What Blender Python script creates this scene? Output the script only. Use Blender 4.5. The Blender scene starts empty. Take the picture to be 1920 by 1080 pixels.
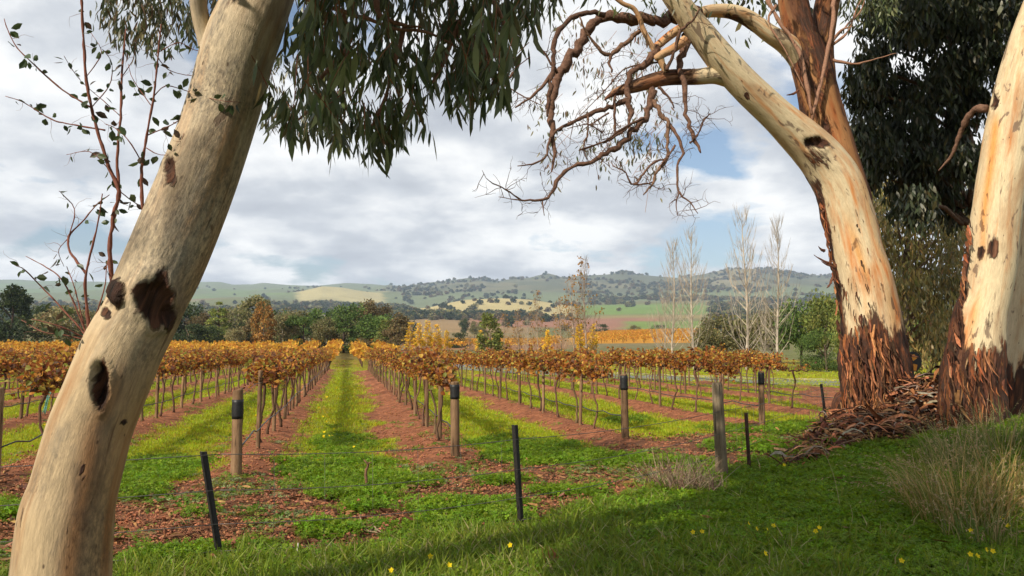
import bpy, math, random
import numpy as np
from mathutils import Vector, Matrix, Euler

C = bpy.context
SC = C.scene
COL = SC.collection
rng = np.random.default_rng(11)
random.seed(5)

# ------------------------------------------------------------------ camera
FPX, CX, CY, HORIZ = 1500.0, 960.0, 540.0, 655.0
CAMH = 1.85
TILT = math.atan((HORIZ - CY) / FPX)
cam_d = bpy.data.cameras.new("camera")
cam = bpy.data.objects.new("camera", cam_d)
COL.objects.link(cam)
cam.location = (0, 0, CAMH)
cam.rotation_euler = (math.radians(90) + TILT, 0, 0)
cam_d.sensor_width = 36.0
cam_d.lens = 36.0 * FPX / 1920.0
cam_d.clip_start = 0.05
cam_d.clip_end = 30000.0
SC.camera = cam

# ------------------------------------------------------------------ sun, sky, exposure
SUN_EL = math.radians(36.0)
SUN_AWAY = math.radians(43.0)          # horizontal direction the light travels, from +Y towards +X
sdir = Vector((math.sin(SUN_AWAY) * math.cos(SUN_EL), math.cos(SUN_AWAY) * math.cos(SUN_EL), -math.sin(SUN_EL)))
sun_d = bpy.data.lights.new("sun", 'SUN')
sun_d.energy = 5.0
sun_d.angle = math.radians(0.53)
sun_d.color = (1.0, 0.89, 0.72)
sun = bpy.data.objects.new("sun", sun_d)
COL.objects.link(sun)
sun.rotation_euler = sdir.to_track_quat('-Z', 'Y').to_euler()
sun.location = (-20, -20, 30)

world = bpy.data.worlds.new("World")
SC.world = world
world.use_nodes = True
WN = world.node_tree
WN.nodes.clear()


def nd(t, typ, **kw):
    n = t.nodes.new(typ)
    for k, v in kw.items():
        setattr(n, k, v)
    return n


def setin(n, **kw):
    for k, v in kw.items():
        n.inputs[k.replace('_', ' ')].default_value = v


def ramp(t, fac, stops, interp='LINEAR'):
    r = nd(t, 'ShaderNodeValToRGB')
    r.color_ramp.interpolation = interp
    el = r.color_ramp.elements
    while len(el) > 1:
        el.remove(el[-1])
    el[0].position = stops[0][0]
    el[0].color = tuple(stops[0][1]) + (1,) if len(stops[0][1]) == 3 else stops[0][1]
    for p, c in stops[1:]:
        e = el.new(p)
        e.color = tuple(c) + (1,) if len(c) == 3 else c
    t.links.new(fac, r.inputs[0])
    return r.outputs[0]


def g3(v):
    return (v, v, v)


def mixc(t, fac, a, b, mode='MIX'):
    m = nd(t, 'ShaderNodeMix', data_type='RGBA', blend_type=mode)
    for i, val in ((0, fac), (6, a), (7, b)):
        sock = m.inputs[i]
        if isinstance(val, bpy.types.NodeSocket):
            t.links.new(val, sock)
        elif isinstance(val, (int, float)):
            sock.default_value = val if i == 0 else (val, val, val, 1)
        else:
            sock.default_value = tuple(val) + (1,)
    return m.outputs[2]


def mth(t, op, a, b=None, c=None):
    m = nd(t, 'ShaderNodeMath', operation=op)
    for i, v in enumerate((a, b, c)):
        if v is None:
            continue
        if isinstance(v, bpy.types.NodeSocket):
            t.links.new(v, m.inputs[i])
        else:
            m.inputs[i].default_value = v
    return m.outputs[0]


def noise(t, vec, scale, detail=4, rough=0.55, dist=0.0):
    n = nd(t, 'ShaderNodeTexNoise')
    n.inputs['Scale'].default_value = scale
    n.inputs['Detail'].default_value = detail
    n.inputs['Roughness'].default_value = rough
    n.inputs['Distortion'].default_value = dist
    if vec is not None:
        t.links.new(vec, n.inputs['Vector'])
    return n.outputs[0]


def vscale(t, vec, s, off=(0, 0, 0)):
    m = nd(t, 'ShaderNodeMapping')
    m.inputs['Scale'].default_value = s
    m.inputs['Location'].default_value = off
    t.links.new(vec, m.inputs['Vector'])
    return m.outputs[0]


# clouds: noise on the direction, flattened towards the horizon like a cloud deck
SKY_STRENGTH = 0.10
tc = nd(WN, 'ShaderNodeTexCoord')
sx = nd(WN, 'ShaderNodeSeparateXYZ')
WN.links.new(tc.outputs['Generated'], sx.inputs[0])
zz = mth(WN, 'ADD', mth(WN, 'MAXIMUM', sx.outputs[2], 0.0), 0.26)
cx = nd(WN, 'ShaderNodeCombineXYZ')
WN.links.new(mth(WN, 'DIVIDE', sx.outputs[0], zz), cx.inputs[0])
WN.links.new(mth(WN, 'DIVIDE', sx.outputs[1], zz), cx.inputs[1])
cvec = vscale(WN, cx.outputs[0], (1, 1, 1), (0.35, 1.9, 0.0))
n_big = noise(WN, cvec, 1.7, 9, 0.55, 0.15)
n_det = noise(WN, vscale(WN, cx.outputs[0], (1, 1, 1), (7, 3, 2)), 3.0, 9, 0.52, 0.10)
sky = nd(WN, 'ShaderNodeTexSky', sky_type='NISHITA')
sky.sun_disc = False
sky.sun_elevation = SUN_EL
sky.sun_rotation = math.pi + SUN_AWAY
sky.dust_density = 1.5
cover = ramp(WN, n_big, [(0.355, g3(0)), (0.425, g3(1))])
k = 1.0 / SKY_STRENGTH
ccol = ramp(WN, n_det, [(0.31, (0.40 * k, 0.425 * k, 0.47 * k)), (0.44, (0.52 * k, 0.545 * k, 0.58 * k)),
                        (0.52, (0.67 * k, 0.685 * k, 0.70 * k)), (0.63, (0.86 * k, 0.86 * k, 0.845 * k))])
skyc = mixc(WN, cover, sky.outputs[0], ccol)
bg = nd(WN, 'ShaderNodeBackground')
WN.links.new(skyc, bg.inputs[0])
bg.inputs[1].default_value = SKY_STRENGTH
wo = nd(WN, 'ShaderNodeOutputWorld')
WN.links.new(bg.outputs[0], wo.inputs[0])

SC.view_settings.view_transform = 'Standard'
SC.view_settings.look = 'None'
SC.view_settings.exposure = 0.42
SC.view_settings.gamma = 1.0
SC.view_settings.use_curve_mapping = False
SC.render.engine = 'CYCLES'
SC.cycles.use_denoising = True
SC.cycles.max_bounces = 6
SC.cycles.diffuse_bounces = 3
SC.cycles.glossy_bounces = 2
SC.cycles.transmission_bounces = 3
SC.cycles.volume_bounces = 0
SC.cycles.transparent_max_bounces = 6
SC.cycles.sample_clamp_indirect = 4.0

# ------------------------------------------------------------------ basic maths
CT, ST = math.cos(TILT), math.sin(TILT)


def P(x, y, d):
    """world point at depth d (metres along +Y) seen at pixel (x, y) of the 1920 x 1080 frame"""
    a = (x - CX) / FPX
    b = -(y - CY) / FPX
    s = d / (CT - b * ST)
    return np.array((s * a, d, CAMH + s * (ST + b * CT)))


def proj(V):
    V = np.asarray(V, float)
    z = V[:, 2] - CAMH
    dep = V[:, 1] * CT + z * ST
    dep = np.where(np.abs(dep) < 1e-3, 1e-3, dep)
    up = -V[:, 1] * ST + z * CT
    return CX + FPX * V[:, 0] / dep, CY - FPX * up / dep, dep


def hash3(i):
    h = np.sin(i[..., 0] * 127.1 + i[..., 1] * 311.7 + i[..., 2] * 74.7) * 43758.5453
    return h - np.floor(h)


def vnoise(p):
    p = np.asarray(p, float)
    if p.shape[-1] == 2:
        p = np.concatenate([p, np.zeros(p.shape[:-1] + (1,))], -1)
    i = np.floor(p)
    f = p - i
    u = f * f * (3 - 2 * f)
    r = 0
    for dx in (0, 1):
        for dy in (0, 1):
            for dz in (0, 1):
                w = (u[..., 0] if dx else 1 - u[..., 0]) * (u[..., 1] if dy else 1 - u[..., 1]) * (u[..., 2] if dz else 1 - u[..., 2])
                r = r + w * hash3(i + np.array((dx, dy, dz)))
    return r


def fbm(p, oct=4, gain=0.5):
    p = np.asarray(p, float)
    a, s, t = 1.0, 0.0, 0.0
    for o in range(oct):
        s = s + a * vnoise(p * 2.0 ** o + 17.3 * o)
        t += a
        a *= gain
    return s / t


def sstep(a, b, x):
    t = np.clip((x - a) / (b - a), 0, 1)
    return t * t * (3 - 2 * t)


def catmull(pts, n):
    """n points of a smooth curve through rows of pts, spaced by length"""
    p = np.asarray(pts, float)
    if len(p) == 2:
        t = np.linspace(0, 1, n)[:, None]
        return p[0] * (1 - t) + p[1] * t
    q = np.vstack([2 * p[0] - p[1], p, 2 * p[-1] - p[-2]])
    seg = np.linalg.norm(np.diff(p[:, :3], axis=0), axis=1)
    cum = np.concatenate([[0], np.cumsum(seg)])
    s = np.linspace(0, cum[-1], n)
    k_ = np.clip(np.searchsorted(cum, s, side='right') - 1, 0, len(p) - 2)
    t = ((s - cum[k_]) / np.maximum(seg[k_], 1e-9))[:, None]
    a, b, c, d = q[k_], q[k_ + 1], q[k_ + 2], q[k_ + 3]
    return 0.5 * (2 * b + (c - a) * t + (2 * a - 5 * b + 4 * c - d) * t ** 2 + (3 * b - a - 3 * c + d) * t ** 3)


# ------------------------------------------------------------------ mesh building
class MB:
    """collects vertices, faces, per-vertex colours and material slots of one mesh"""

    def __init__(self):
        self.v, self.t, self.q, self.c, self.tm, self.qm = [], [], [], [], [], []
        self.n = 0

    def add(self, V, tris=None, quads=None, col=None, m=0):
        V = np.asarray(V, float).reshape(-1, 3)
        if tris is not None and len(tris):
            tt = np.asarray(tris, int) + self.n
            self.t.append(tt)
            self.tm.append(np.full(len(tt), m))
        if quads is not None and len(quads):
            qq = np.asarray(quads, int) + self.n
            self.q.append(qq)
            self.qm.append(np.full(len(qq), m))
        if col is None:
            col = np.ones((len(V), 3)) * 0.5
        col = np.asarray(col, float)
        if col.ndim == 1:
            col = np.tile(col, (len(V), 1))
        self.c.append(col)
        self.v.append(V)
        self.n += len(V)

    def tube(self, pts, rad, seg=6, col=None, m=0, cap=True, jit=0.0):
        p = np.asarray(pts, float)
        n = len(p)
        rad = np.broadcast_to(np.asarray(rad, float), (n,))
        tan = np.gradient(p, axis=0)
        tan /= np.maximum(np.linalg.norm(tan, axis=1), 1e-9)[:, None]
        ref = np.array((0, 0, 1.0)) if abs(tan[0, 2]) < 0.8 else np.array((0, 1.0, 0))
        x = np.cross(tan[0], ref)
        x /= np.linalg.norm(x)
        th = np.linspace(0, 2 * np.pi, seg, endpoint=False)
        V = np.zeros((n, seg, 3))
        for i in range(n):
            x = x - tan[i] * np.dot(x, tan[i])
            x /= max(np.linalg.norm(x), 1e-9)
            yv = np.cross(tan[i], x)
            rr = rad[i] * (1 + jit * (rng.random(seg) - 0.5))
            V[i] = p[i] + (np.cos(th) * rr)[:, None] * x + (np.sin(th) * rr)[:, None] * yv
        a = np.arange(n - 1)[:, None] * seg + np.arange(seg)
        b = np.arange(n - 1)[:, None] * seg + (np.arange(seg) + 1) % seg
        Q = np.stack([a, b, b + seg, a + seg], -1).reshape(-1, 4)
        V = V.reshape(-1, 3)
        T = None
        if cap:
            V = np.vstack([V, p[0], p[-1]])
            k0, k1 = n * seg, n * seg + 1
            s = np.arange(seg)
            s2 = (s + 1) % seg
            T = np.vstack([np.stack([np.full(seg, k0), s2, s], -1),
                           np.stack([np.full(seg, k1), (n - 1) * seg + s, (n - 1) * seg + s2], -1)])
        self.add(V, T, Q, col, m)

    def box(self, c, s, rz=0.0, col=None, m=0):
        h = np.asarray(s, float) / 2
        V = np.array([(x, y, z) for x in (-1, 1) for y in (-1, 1) for z in (-1, 1)], float) * h
        if rz:
            cc, ss = math.cos(rz), math.sin(rz)
            V[:, :2] = np.stack([V[:, 0] * cc - V[:, 1] * ss, V[:, 0] * ss + V[:, 1] * cc], -1)
        V += np.asarray(c, float)
        self.add(V, None, [(0, 1, 3, 2), (4, 6, 7, 5), (0, 4, 5, 1), (2, 3, 7, 6), (0, 2, 6, 4), (1, 5, 7, 3)], col, m)

    def leaves(self, tmpl, pos, axis, size, col, roll=None, m=0, width=1.0, droop=0.0):
        """place copies of a leaf template (verts: x width, y length, z normal) at pos along axis"""
        tv, tt, tq = tmpl
        pos = np.asarray(pos, float)
        n = len(pos)
        if n == 0:
            return
        axis = np.asarray(axis, float)
        axis = axis / np.maximum(np.linalg.norm(axis, axis=1), 1e-9)[:, None]
        r = rng.normal(size=(n, 3))
        x = np.cross(axis, r)
        x /= np.maximum(np.linalg.norm(x, axis=1), 1e-9)[:, None]
        zv = np.cross(x, axis)
        size = np.broadcast_to(np.asarray(size, float), (n,))
        wd = np.broadcast_to(np.asarray(width, float), (n,))
        loc = tv[None] * size[:, None, None]
        W = pos[:, None] + (loc[..., 0] * wd[:, None])[..., None] * x[:, None] + loc[..., 1:2] * axis[:, None] + loc[..., 2:3] * zv[:, None]
        if droop:
            W[..., 2] -= droop * size[:, None] * tv[None, :, 1] ** 2
        k_ = len(tv)
        off = (np.arange(n) * k_)[:, None, None]
        T = (np.asarray(tt)[None] + off).reshape(-1, 3) if len(tt) else None
        Q = (np.asarray(tq)[None] + off).reshape(-1, 4) if len(tq) else None
        col = np.asarray(col, float)
        if col.ndim == 1:
            col = np.tile(col, (n, 1))
        self.add(W.reshape(-1, 3), T, Q, np.repeat(col, k_, 0), m)

    def mesh(self, name, mats, smooth=True, origin=None, attrs=None):
        V = np.vstack(self.v)
        if origin is not None:
            V = V - np.asarray(origin, float)
        T = np.vstack(self.t) if self.t else np.zeros((0, 3), int)
        Q = np.vstack(self.q) if self.q else np.zeros((0, 4), int)
        me = bpy.data.meshes.new(name)
        me.vertices.add(len(V))
        me.vertices.foreach_set('co', V.astype(np.float32).ravel())
        nl = T.size + Q.size
        me.loops.add(nl)
        me.loops.foreach_set('vertex_index', np.concatenate([T.ravel(), Q.ravel()]).astype(np.int32))
        nf = len(T) + len(Q)
        me.polygons.add(nf)
        st = np.concatenate([np.arange(len(T)) * 3, len(T) * 3 + np.arange(len(Q)) * 4])
        me.polygons.foreach_set('loop_start', st.astype(np.int32))
        mi = np.concatenate([np.concatenate(self.tm) if self.tm else np.zeros(0), np.concatenate(self.qm) if self.qm else np.zeros(0)])
        me.polygons.foreach_set('material_index', mi.astype(np.int32))
        me.polygons.foreach_set('use_smooth', np.full(nf, bool(smooth)))
        for m_ in (mats if isinstance(mats, (list, tuple)) else [mats]):
            me.materials.append(m_)
        ca = me.attributes.new('col', 'FLOAT_COLOR', 'POINT')
        cc = np.ones((len(V), 4), np.float32)
        cc[:, :3] = np.vstack(self.c)
        ca.data.foreach_set('color', cc.ravel())
        if attrs:
            for an, (ty, arr) in attrs.items():
                at = me.attributes.new(an, ty, 'POINT')
                at.data.foreach_set('vector' if ty == 'FLOAT_VECTOR' else 'value', np.asarray(arr, np.float32).ravel())
        me.update(calc_edges=True)
        me.validate()
        return me


ORG = {}


def link(name, me, parent=None, loc=None):
    o = bpy.data.objects.new(name, me)
    COL.objects.link(o)
    if parent is not None:
        o.parent = parent
        ORG[o.name] = ORG.get(parent.name, np.zeros(3))
    if loc is not None:
        o.location = loc
    return o


def build(name, mb, mats, parent=None, origin=None, smooth=True, attrs=None, kind=None):
    """one mesh object; under a parent its vertices are made local to the thing's base"""
    if parent is not None:
        org = ORG.get(parent.name, np.zeros(3))
        o = link(name, mb.mesh(name, mats, smooth, org, attrs), parent)
    else:
        org = np.zeros(3) if origin is None else np.asarray(origin, float)
        o = link(name, mb.mesh(name, mats, smooth, org, attrs), None, org)
        ORG[o.name] = org
    if kind:
        o['kind'] = kind
    return o


def tag(o, label, cat, group=None, kind=None):
    o['label'] = label
    if cat:
        o['category'] = cat
    if group:
        o['group'] = group
    if kind:
        o['kind'] = kind
    return o


def root(name, base, label, cat, group=None):
    o = bpy.data.objects.new(name, None)
    COL.objects.link(o)
    o.empty_display_size = 0.2
    o.location = base
    ORG[o.name] = np.asarray(base, float)
    return tag(o, label, cat, group)


def copy_tree(o, loc, rz=0.0, sc=None):
    c = o.copy()
    COL.objects.link(c)
    c.location = loc
    c.rotation_euler = (0, 0, rz)
    if sc is not None:
        c.scale = sc
    for ch in list(o.children):
        d = ch.copy()
        COL.objects.link(d)
        d.parent = c
        for gch in list(ch.children):
            e = gch.copy()
            COL.objects.link(e)
            e.parent = d
    return c


# leaf templates ------------------------------------------------------------
GUM_LEAF = (np.array([(0, 0, 0), (-.075, .28, .012), (.075, .28, .012), (-.06, .66, .0), (.085, .66, .0), (.07, 1, -.03)]),
            [(0, 2, 1), (3, 4, 5)], [(1, 2, 4, 3)])
OVAL_LEAF = (np.array([(0, 0, 0), (-.27, .3, .06), (.27, .3, .06), (-.3, .62, .05), (.3, .62, .05), (0, 1, -.06), (0, .45, -.02)]),
             [(0, 6, 1), (0, 2, 6), (1, 6, 3), (2, 4, 6), (3, 6, 5), (6, 4, 5)], [])
VINE_LEAF = (np.array([(0, 0, 0), (-.5, .12, .1), (-.44, .62, .12), (0, 1, -.1), (.44, .62, .12), (.5, .12, .1), (0, .42, -.03)]),
             [(0, 6, 1), (1, 6, 2), (2, 6, 3), (3, 6, 4), (4, 6, 5), (5, 6, 0)], [])
CARD = (np.array([(-.5, 0, .08), (.5, 0, -.08), (.4, 1, .1), (-.4, 1, -.1)]), [], [(0, 1, 2, 3)])
TRI = (np.array([(-.45, 0, 0), (.45, 0.1, 0), (.05, 1, .1)]), [(0, 1, 2)], [])
BLADE = (np.array([(-.03, 0, 0), (.03, 0, 0), (-.026, .5, .05), (.026, .5, .05), (0, 1, .28)]), [(2, 3, 4)], [(0, 1, 3, 2)])


def _clover():
    v, q = [], []
    for k_ in range(3):
        a = k_ * 2 * math.pi / 3
        c_, s_ = math.cos(a), math.sin(a)
        b = len(v)
        for (x, y, z) in ((0, 0, 0), (-.42, .62, .1), (0, .8, -.04), (.42, .62, .1)):
            v.append((x * c_ - y * s_, x * s_ + y * c_, z))
        q.append((b, b + 3, b + 2, b + 1))
    return np.array(v), [], q


CLOVER = _clover()      # lies in its local xy plane, used with axis horizontal


# ------------------------------------------------------------------ materials
def newmat(name):
    m = bpy.data.materials.new(name)
    m.use_nodes = True
    t = m.node_tree
    t.nodes.clear()
    out = nd(t, 'ShaderNodeOutputMaterial')
    return m, t, out


def bsdf(t, col, rough=0.7, spec=0.3, normal=None):
    b = nd(t, 'ShaderNodeBsdfPrincipled')
    if isinstance(col, bpy.types.NodeSocket):
        t.links.new(col, b.inputs['Base Color'])
    else:
        b.inputs['Base Color'].default_value = tuple(col) + (1,)
    if isinstance(rough, bpy.types.NodeSocket):
        t.links.new(rough, b.inputs['Roughness'])
    else:
        b.inputs['Roughness'].default_value = rough
    b.inputs['Specular IOR Level'].default_value = spec
    if normal is not None:
        t.links.new(normal, b.inputs['Normal'])
    return b


def bump(t, h, strength=0.5, dist=0.01):
    b = nd(t, 'ShaderNodeBump')
    b.inputs['Strength'].default_value = strength
    b.inputs['Distance'].default_value = dist
    t.links.new(h, b.inputs['Height'])
    return b.outputs[0]


def attr(t, name, out='Color'):
    a = nd(t, 'ShaderNodeAttribute', attribute_name=name)
    return a.outputs[out]


def leaf_mat(name, trans=0.35, rough=0.5, spec=0.3, sat=1.0, var=0.25, gain=1.0):
    """leaf colour from the vertex attribute, varied per object and over the surface"""
    m, t, out = newmat(name)
    c = attr(t, 'col')
    oi = nd(t, 'ShaderNodeObjectInfo')
    hv = nd(t, 'ShaderNodeHueSaturation')
    t.links.new(c, hv.inputs['Color'])
    hv.inputs['Saturation'].default_value = sat
    t.links.new(mth(t, 'MULTIPLY_ADD', oi.outputs['Random'], var * gain, (1 - var / 2) * gain), hv.inputs['Value'])
    b = bsdf(t, hv.outputs[0], rough, spec)
    tr = nd(t, 'ShaderNodeBsdfTranslucent')
    h2 = nd(t, 'ShaderNodeHueSaturation')
    h2.inputs['Hue'].default_value = 0.49
    h2.inputs['Value'].default_value = 1.25
    t.links.new(hv.outputs[0], h2.inputs['Color'])
    t.links.new(h2.outputs[0], tr.inputs[0])
    mx = nd(t, 'ShaderNodeMixShader')
    mx.inputs[0].default_value = trans
    t.links.new(b.outputs[0], mx.inputs[1])
    t.links.new(tr.outputs[0], mx.inputs[2])
    t.links.new(mx.outputs[0], out.inputs[0])
    return m


def col_mat(name, rough=0.8, spec=0.2, nscale=12.0, namt=0.5, stretch=(1, 1, 1), bumps=0.4, bdist=0.01):
    """colour from the vertex attribute with grain"""
    m, t, out = newmat(name)
    tcn = nd(t, 'ShaderNodeTexCoord')
    v = vscale(t, tcn.outputs['Object'], stretch)
    n = noise(t, v, nscale, 5, 0.6)
    f = ramp(t, n, [(0.25, g3(1 - namt)), (0.75, g3(1 + namt))])
    c = mixc(t, 1.0, attr(t, 'col'), f, 'MULTIPLY')
    b = bsdf(t, c, rough, spec, bump(t, n, bumps, bdist))
    t.links.new(b.outputs[0], out.inputs[0])
    return m


def gum_bark(name, cream, grey, orange, grey_lo=0.52, orange_lo=0.56, smudge=0.6, peel=0.615):
    m, t, out = newmat(name)
    bk = attr(t, 'bk', 'Vector')
    v1 = vscale(t, bk, (1, 1, 0.38))
    fine = noise(t, vscale(t, bk, (1, 1, 0.17)), 48, 8, 0.72)
    mid = noise(t, vscale(t, bk, (1, 1, 0.3), (3, 1, 2)), 6.5, 9, 0.68, 0.35)
    big = noise(t, vscale(t, bk, (1, 1, 0.45), (8, 2, 5)), 2.0, 5, 0.55, 0.2)
    strk = noise(t, vscale(t, bk, (1, 1, 0.10), (1, 9, 4)), 5.0, 6, 0.6, 0.25)
    c = mixc(t, ramp(t, fine, [(0.3, g3(0)), (0.72, g3(1))]), tuple(x * 0.72 for x in cream), tuple(min(x * 1.14, 0.8) for x in cream))
    c = mixc(t, ramp(t, mid, [(grey_lo, g3(0)), (grey_lo + 0.12, g3(0.85))]), c, grey)
    c = mixc(t, ramp(t, strk, [(orange_lo, g3(0)), (orange_lo + 0.16, g3(0.9))]), c, orange)
    # dark smudges of old bark skin and lichen
    sm = mth(t, 'MULTIPLY', ramp(t, big, [(smudge - 0.05, g3(0)), (smudge + 0.12, g3(1))]),
             ramp(t, noise(t, vscale(t, bk, (1, 1, 0.42)), 42, 8, 0.78), [(0.38, g3(0)), (0.62, g3(0.9))]))
    c = mixc(t, sm, c, (0.10, 0.09, 0.075))
    # long fine cracks and drip lines along the grain
    ck = noise(t, vscale(t, bk, (1, 1, 0.07), (7, 1, 3)), 13, 5, 0.55, 0.6)
    ckm = ramp(t, ck, [(0.64, g3(0)), (0.70, g3(0.7))])
    c = mixc(t, ckm, c, (0.12, 0.075, 0.05))
    tn = noise(t, vscale(t, bk, (1, 1, 0.22), (1, 5, 2)), 3.2, 5, 0.6, 0.3)
    c = mixc(t, ramp(t, tn, [(0.50, g3(0)), (0.68, g3(0.5))]), c, tuple(0.55 * x for x in orange))
    # small flecks
    vo = nd(t, 'ShaderNodeTexVoronoi')
    vo.inputs['Scale'].default_value = 9
    t.links.new(vscale(t, bk, (1, 1, 0.45), (2, 2, 2)), vo.inputs['Vector'])
    fl = ramp(t, vo.outputs[0], [(0.045, g3(0.85)), (0.085, g3(0))])
    c = mixc(t, fl, c, (0.07, 0.045, 0.028))
    # peeling patches with sharp edges
    pe = noise(t, vscale(t, bk, (1, 1, 0.35), (12, 4, 1)), 7, 5, 0.5, 0.6)
    pm = ramp(t, pe, [(peel, g3(0)), (peel + .04, g3(0.8))])
    c = mixc(t, pm, c, (0.13, 0.085, 0.06))
    # tint carried by the trunk itself (weathered tan, orange runs)
    tint = attr(t, 'col')
    c = mixc(t, 1.0, c, tint, 'MULTIPLY')
    # rough old bark and wounds
    rv = noise(t, vscale(t, bk, (1, 1, 0.16), (5, 5, 5)), 16, 7, 0.68, 0.5)
    rv2 = noise(t, vscale(t, bk, (1, 1, 0.30), (4, 2, 1)), 6, 4, 0.6, 0.4)
    rc = ramp(t, rv, [(0.33, (0.010, 0.005, 0.004)), (0.48, (0.060, 0.022, 0.011)), (0.60, (0.20, 0.062, 0.022)), (0.76, (0.33, 0.14, 0.06))])
    rc = mixc(t, ramp(t, rv2, [(0.42, g3(0)), (0.6, g3(0.75))]), rc, (0.045, 0.024, 0.016))
    ra = attr(t, 'rough', 'Fac')
    edge = mth(t, 'ADD', mth(t, 'MULTIPLY', mth(t, 'SUBTRACT', rv2, 0.5), 1.3), mth(t, 'MULTIPLY', mth(t, 'SUBTRACT', rv, 0.5), 1.5))
    rm = ramp(t, mth(t, 'ADD', ra, edge), [(0.36, g3(0)), (0.58, g3(1))])
    c = mixc(t, rm, c, rc)
    wc = ramp(t, rv, [(0.34, (0.006, 0.004, 0.003)), (0.5, (0.045, 0.018, 0.010)), (0.64, (0.13, 0.055, 0.028)), (0.8, (0.2, 0.1, 0.06))])
    wa = attr(t, 'wound', 'Fac')
    wm = ramp(t, mth(t, 'ADD', wa, mth(t, 'MULTIPLY', edge, 0.85)), [(0.30, g3(0)), (0.62, g3(1))])
    c = mixc(t, wm, c, wc)
    h = mth(t, 'ADD', mth(t, 'MULTIPLY', fine, 0.35), mth(t, 'MULTIPLY', mid, 0.5))
    h = mth(t, 'SUBTRACT', h, mth(t, 'MULTIPLY', pm, 0.12))
    h = mth(t, 'ADD', h, mth(t, 'MULTIPLY', mth(t, 'MULTIPLY', mth(t, 'MAXIMUM', rm, wm), rv), 2.4))
    b = bsdf(t, c, 0.72, 0.25, bump(t, h, 0.9, 0.025))
    t.links.new(b.outputs[0], out.inputs[0])
    return m


def wood_mat(name, lo, hi, scale=18.0):
    m, t, out = newmat(name)
    tcn = nd(t, 'ShaderNodeTexCoord')
    oi = nd(t, 'ShaderNodeObjectInfo')
    ad = nd(t, 'ShaderNodeVectorMath', operation='ADD')
    t.links.new(tcn.outputs['Object'], ad.inputs[0])
    t.links.new(mth(t, 'MULTIPLY', oi.outputs['Random'], 37.0), ad.inputs[1])
    v = vscale(t, ad.outputs[0], (1, 1, 0.09))
    n = noise(t, v, scale, 6, 0.65, 0.2)
    n2 = noise(t, ad.outputs[0], 3.0, 3)
    c = ramp(t, n, [(0.3, lo), (0.7, hi)])
    c = mixc(t, ramp(t, n2, [(0.35, g3(0)), (0.7, g3(0.6))]), c, tuple(x * 0.55 for x in lo))
    ck = noise(t, vscale(t, ad.outputs[0], (1, 1, 0.05), (3, 1, 2)), 34, 4, 0.6, 0.4)
    c = mixc(t, ramp(t, ck, [(0.56, g3(0)), (0.64, g3(0.85))]), c, tuple(x * 0.18 for x in lo))
    c = mixc(t, 1.0, c, ramp(t, oi.outputs['Random'], [(0, g3(0.65)), (1, g3(1.2))]), 'MULTIPLY')
    b = bsdf(t, c, 0.85, 0.15, bump(t, n, 0.6, 0.006))
    t.links.new(b.outputs[0], out.inputs[0])
    return m


def plain_mat(name, c, rough=0.6, spec=0.3, metal=0.0, var=0.3, nscale=20):
    m, t, out = newmat(name)
    tcn = nd(t, 'ShaderNodeTexCoord')
    n = noise(t, tcn.outputs['Object'], nscale, 4, 0.6)
    cc = ramp(t, n, [(0.3, tuple(x * (1 - var) for x in c)), (0.7, tuple(min(x * (1 + var), 1) for x in c))])
    b = bsdf(t, cc, rough, spec, bump(t, n, 0.2, 0.004))
    b.inputs['Metallic'].default_value = metal
    t.links.new(b.outputs[0], out.inputs[0])
    return m


M_gumL = gum_bark('bark_pale_gum', (0.56, 0.455, 0.315), (0.31, 0.265, 0.205), (0.34, 0.18, 0.08), 0.51, 0.53, 0.475, 0.66)
M_gumR = gum_bark('bark_cream_gum', (0.58, 0.47, 0.30), (0.36, 0.27, 0.18), (0.46, 0.17, 0.04), 0.57, 0.53, 0.66)
M_dead = col_mat('bark_dead_branch', 0.9, 0.1, 22, 0.55, (1, 1, 1), 0.8, 0.02)
M_gumleaf = leaf_mat('leaf_gum', 0.32, 0.42, 0.45, 1.0, 0.2)
M_farleaf = leaf_mat('leaf_far', 0.25, 0.6, 0.2, 1.0, 0.3)
M_vineleaf = leaf_mat('leaf_vine', 0.40, 0.55, 0.25, 1.0, 0.3)
M_grass = leaf_mat('leaf_grass', 0.40, 0.55, 0.25, 1.0, 0.4)
M_flower = leaf_mat('petal', 0.4, 0.5, 0.2, 1.0, 0.1)
M_twig = col_mat('twig', 0.8, 0.2, 40, 0.4, (1, 1, 1), 0.3, 0.003)
M_vinewood = col_mat('vine_wood', 0.9, 0.1, 30, 0.55, (1, 1, 0.25), 0.8, 0.01)
M_post = wood_mat('post_wood', (0.15, 0.085, 0.045), (0.33, 0.21, 0.12))
M_postgrey = wood_mat('post_wood_grey', (0.16, 0.115, 0.07), (0.40, 0.32, 0.215))
M_tape = plain_mat('black_tape', (0.010, 0.010, 0.011), 0.5, 0.4)
M_picket = plain_mat('painted_steel', (0.012, 0.010, 0.009), 0.55, 0.4, 0.0, 0.5, 40)
M_rustpicket = plain_mat('rusty_steel', (0.045, 0.022, 0.014), 0.75, 0.3, 0.0, 0.5, 40)
M_wire = plain_mat('wire_steel', (0.11, 0.10, 0.095), 0.5, 0.4, 0.6)
M_hose = plain_mat('hose_black', (0.02, 0.02, 0.024), 0.45, 0.5)
M_bark = col_mat('bark_strip', 0.85, 0.15, 30, 0.5, (1, 1, 0.4), 0.6, 0.006)

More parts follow.
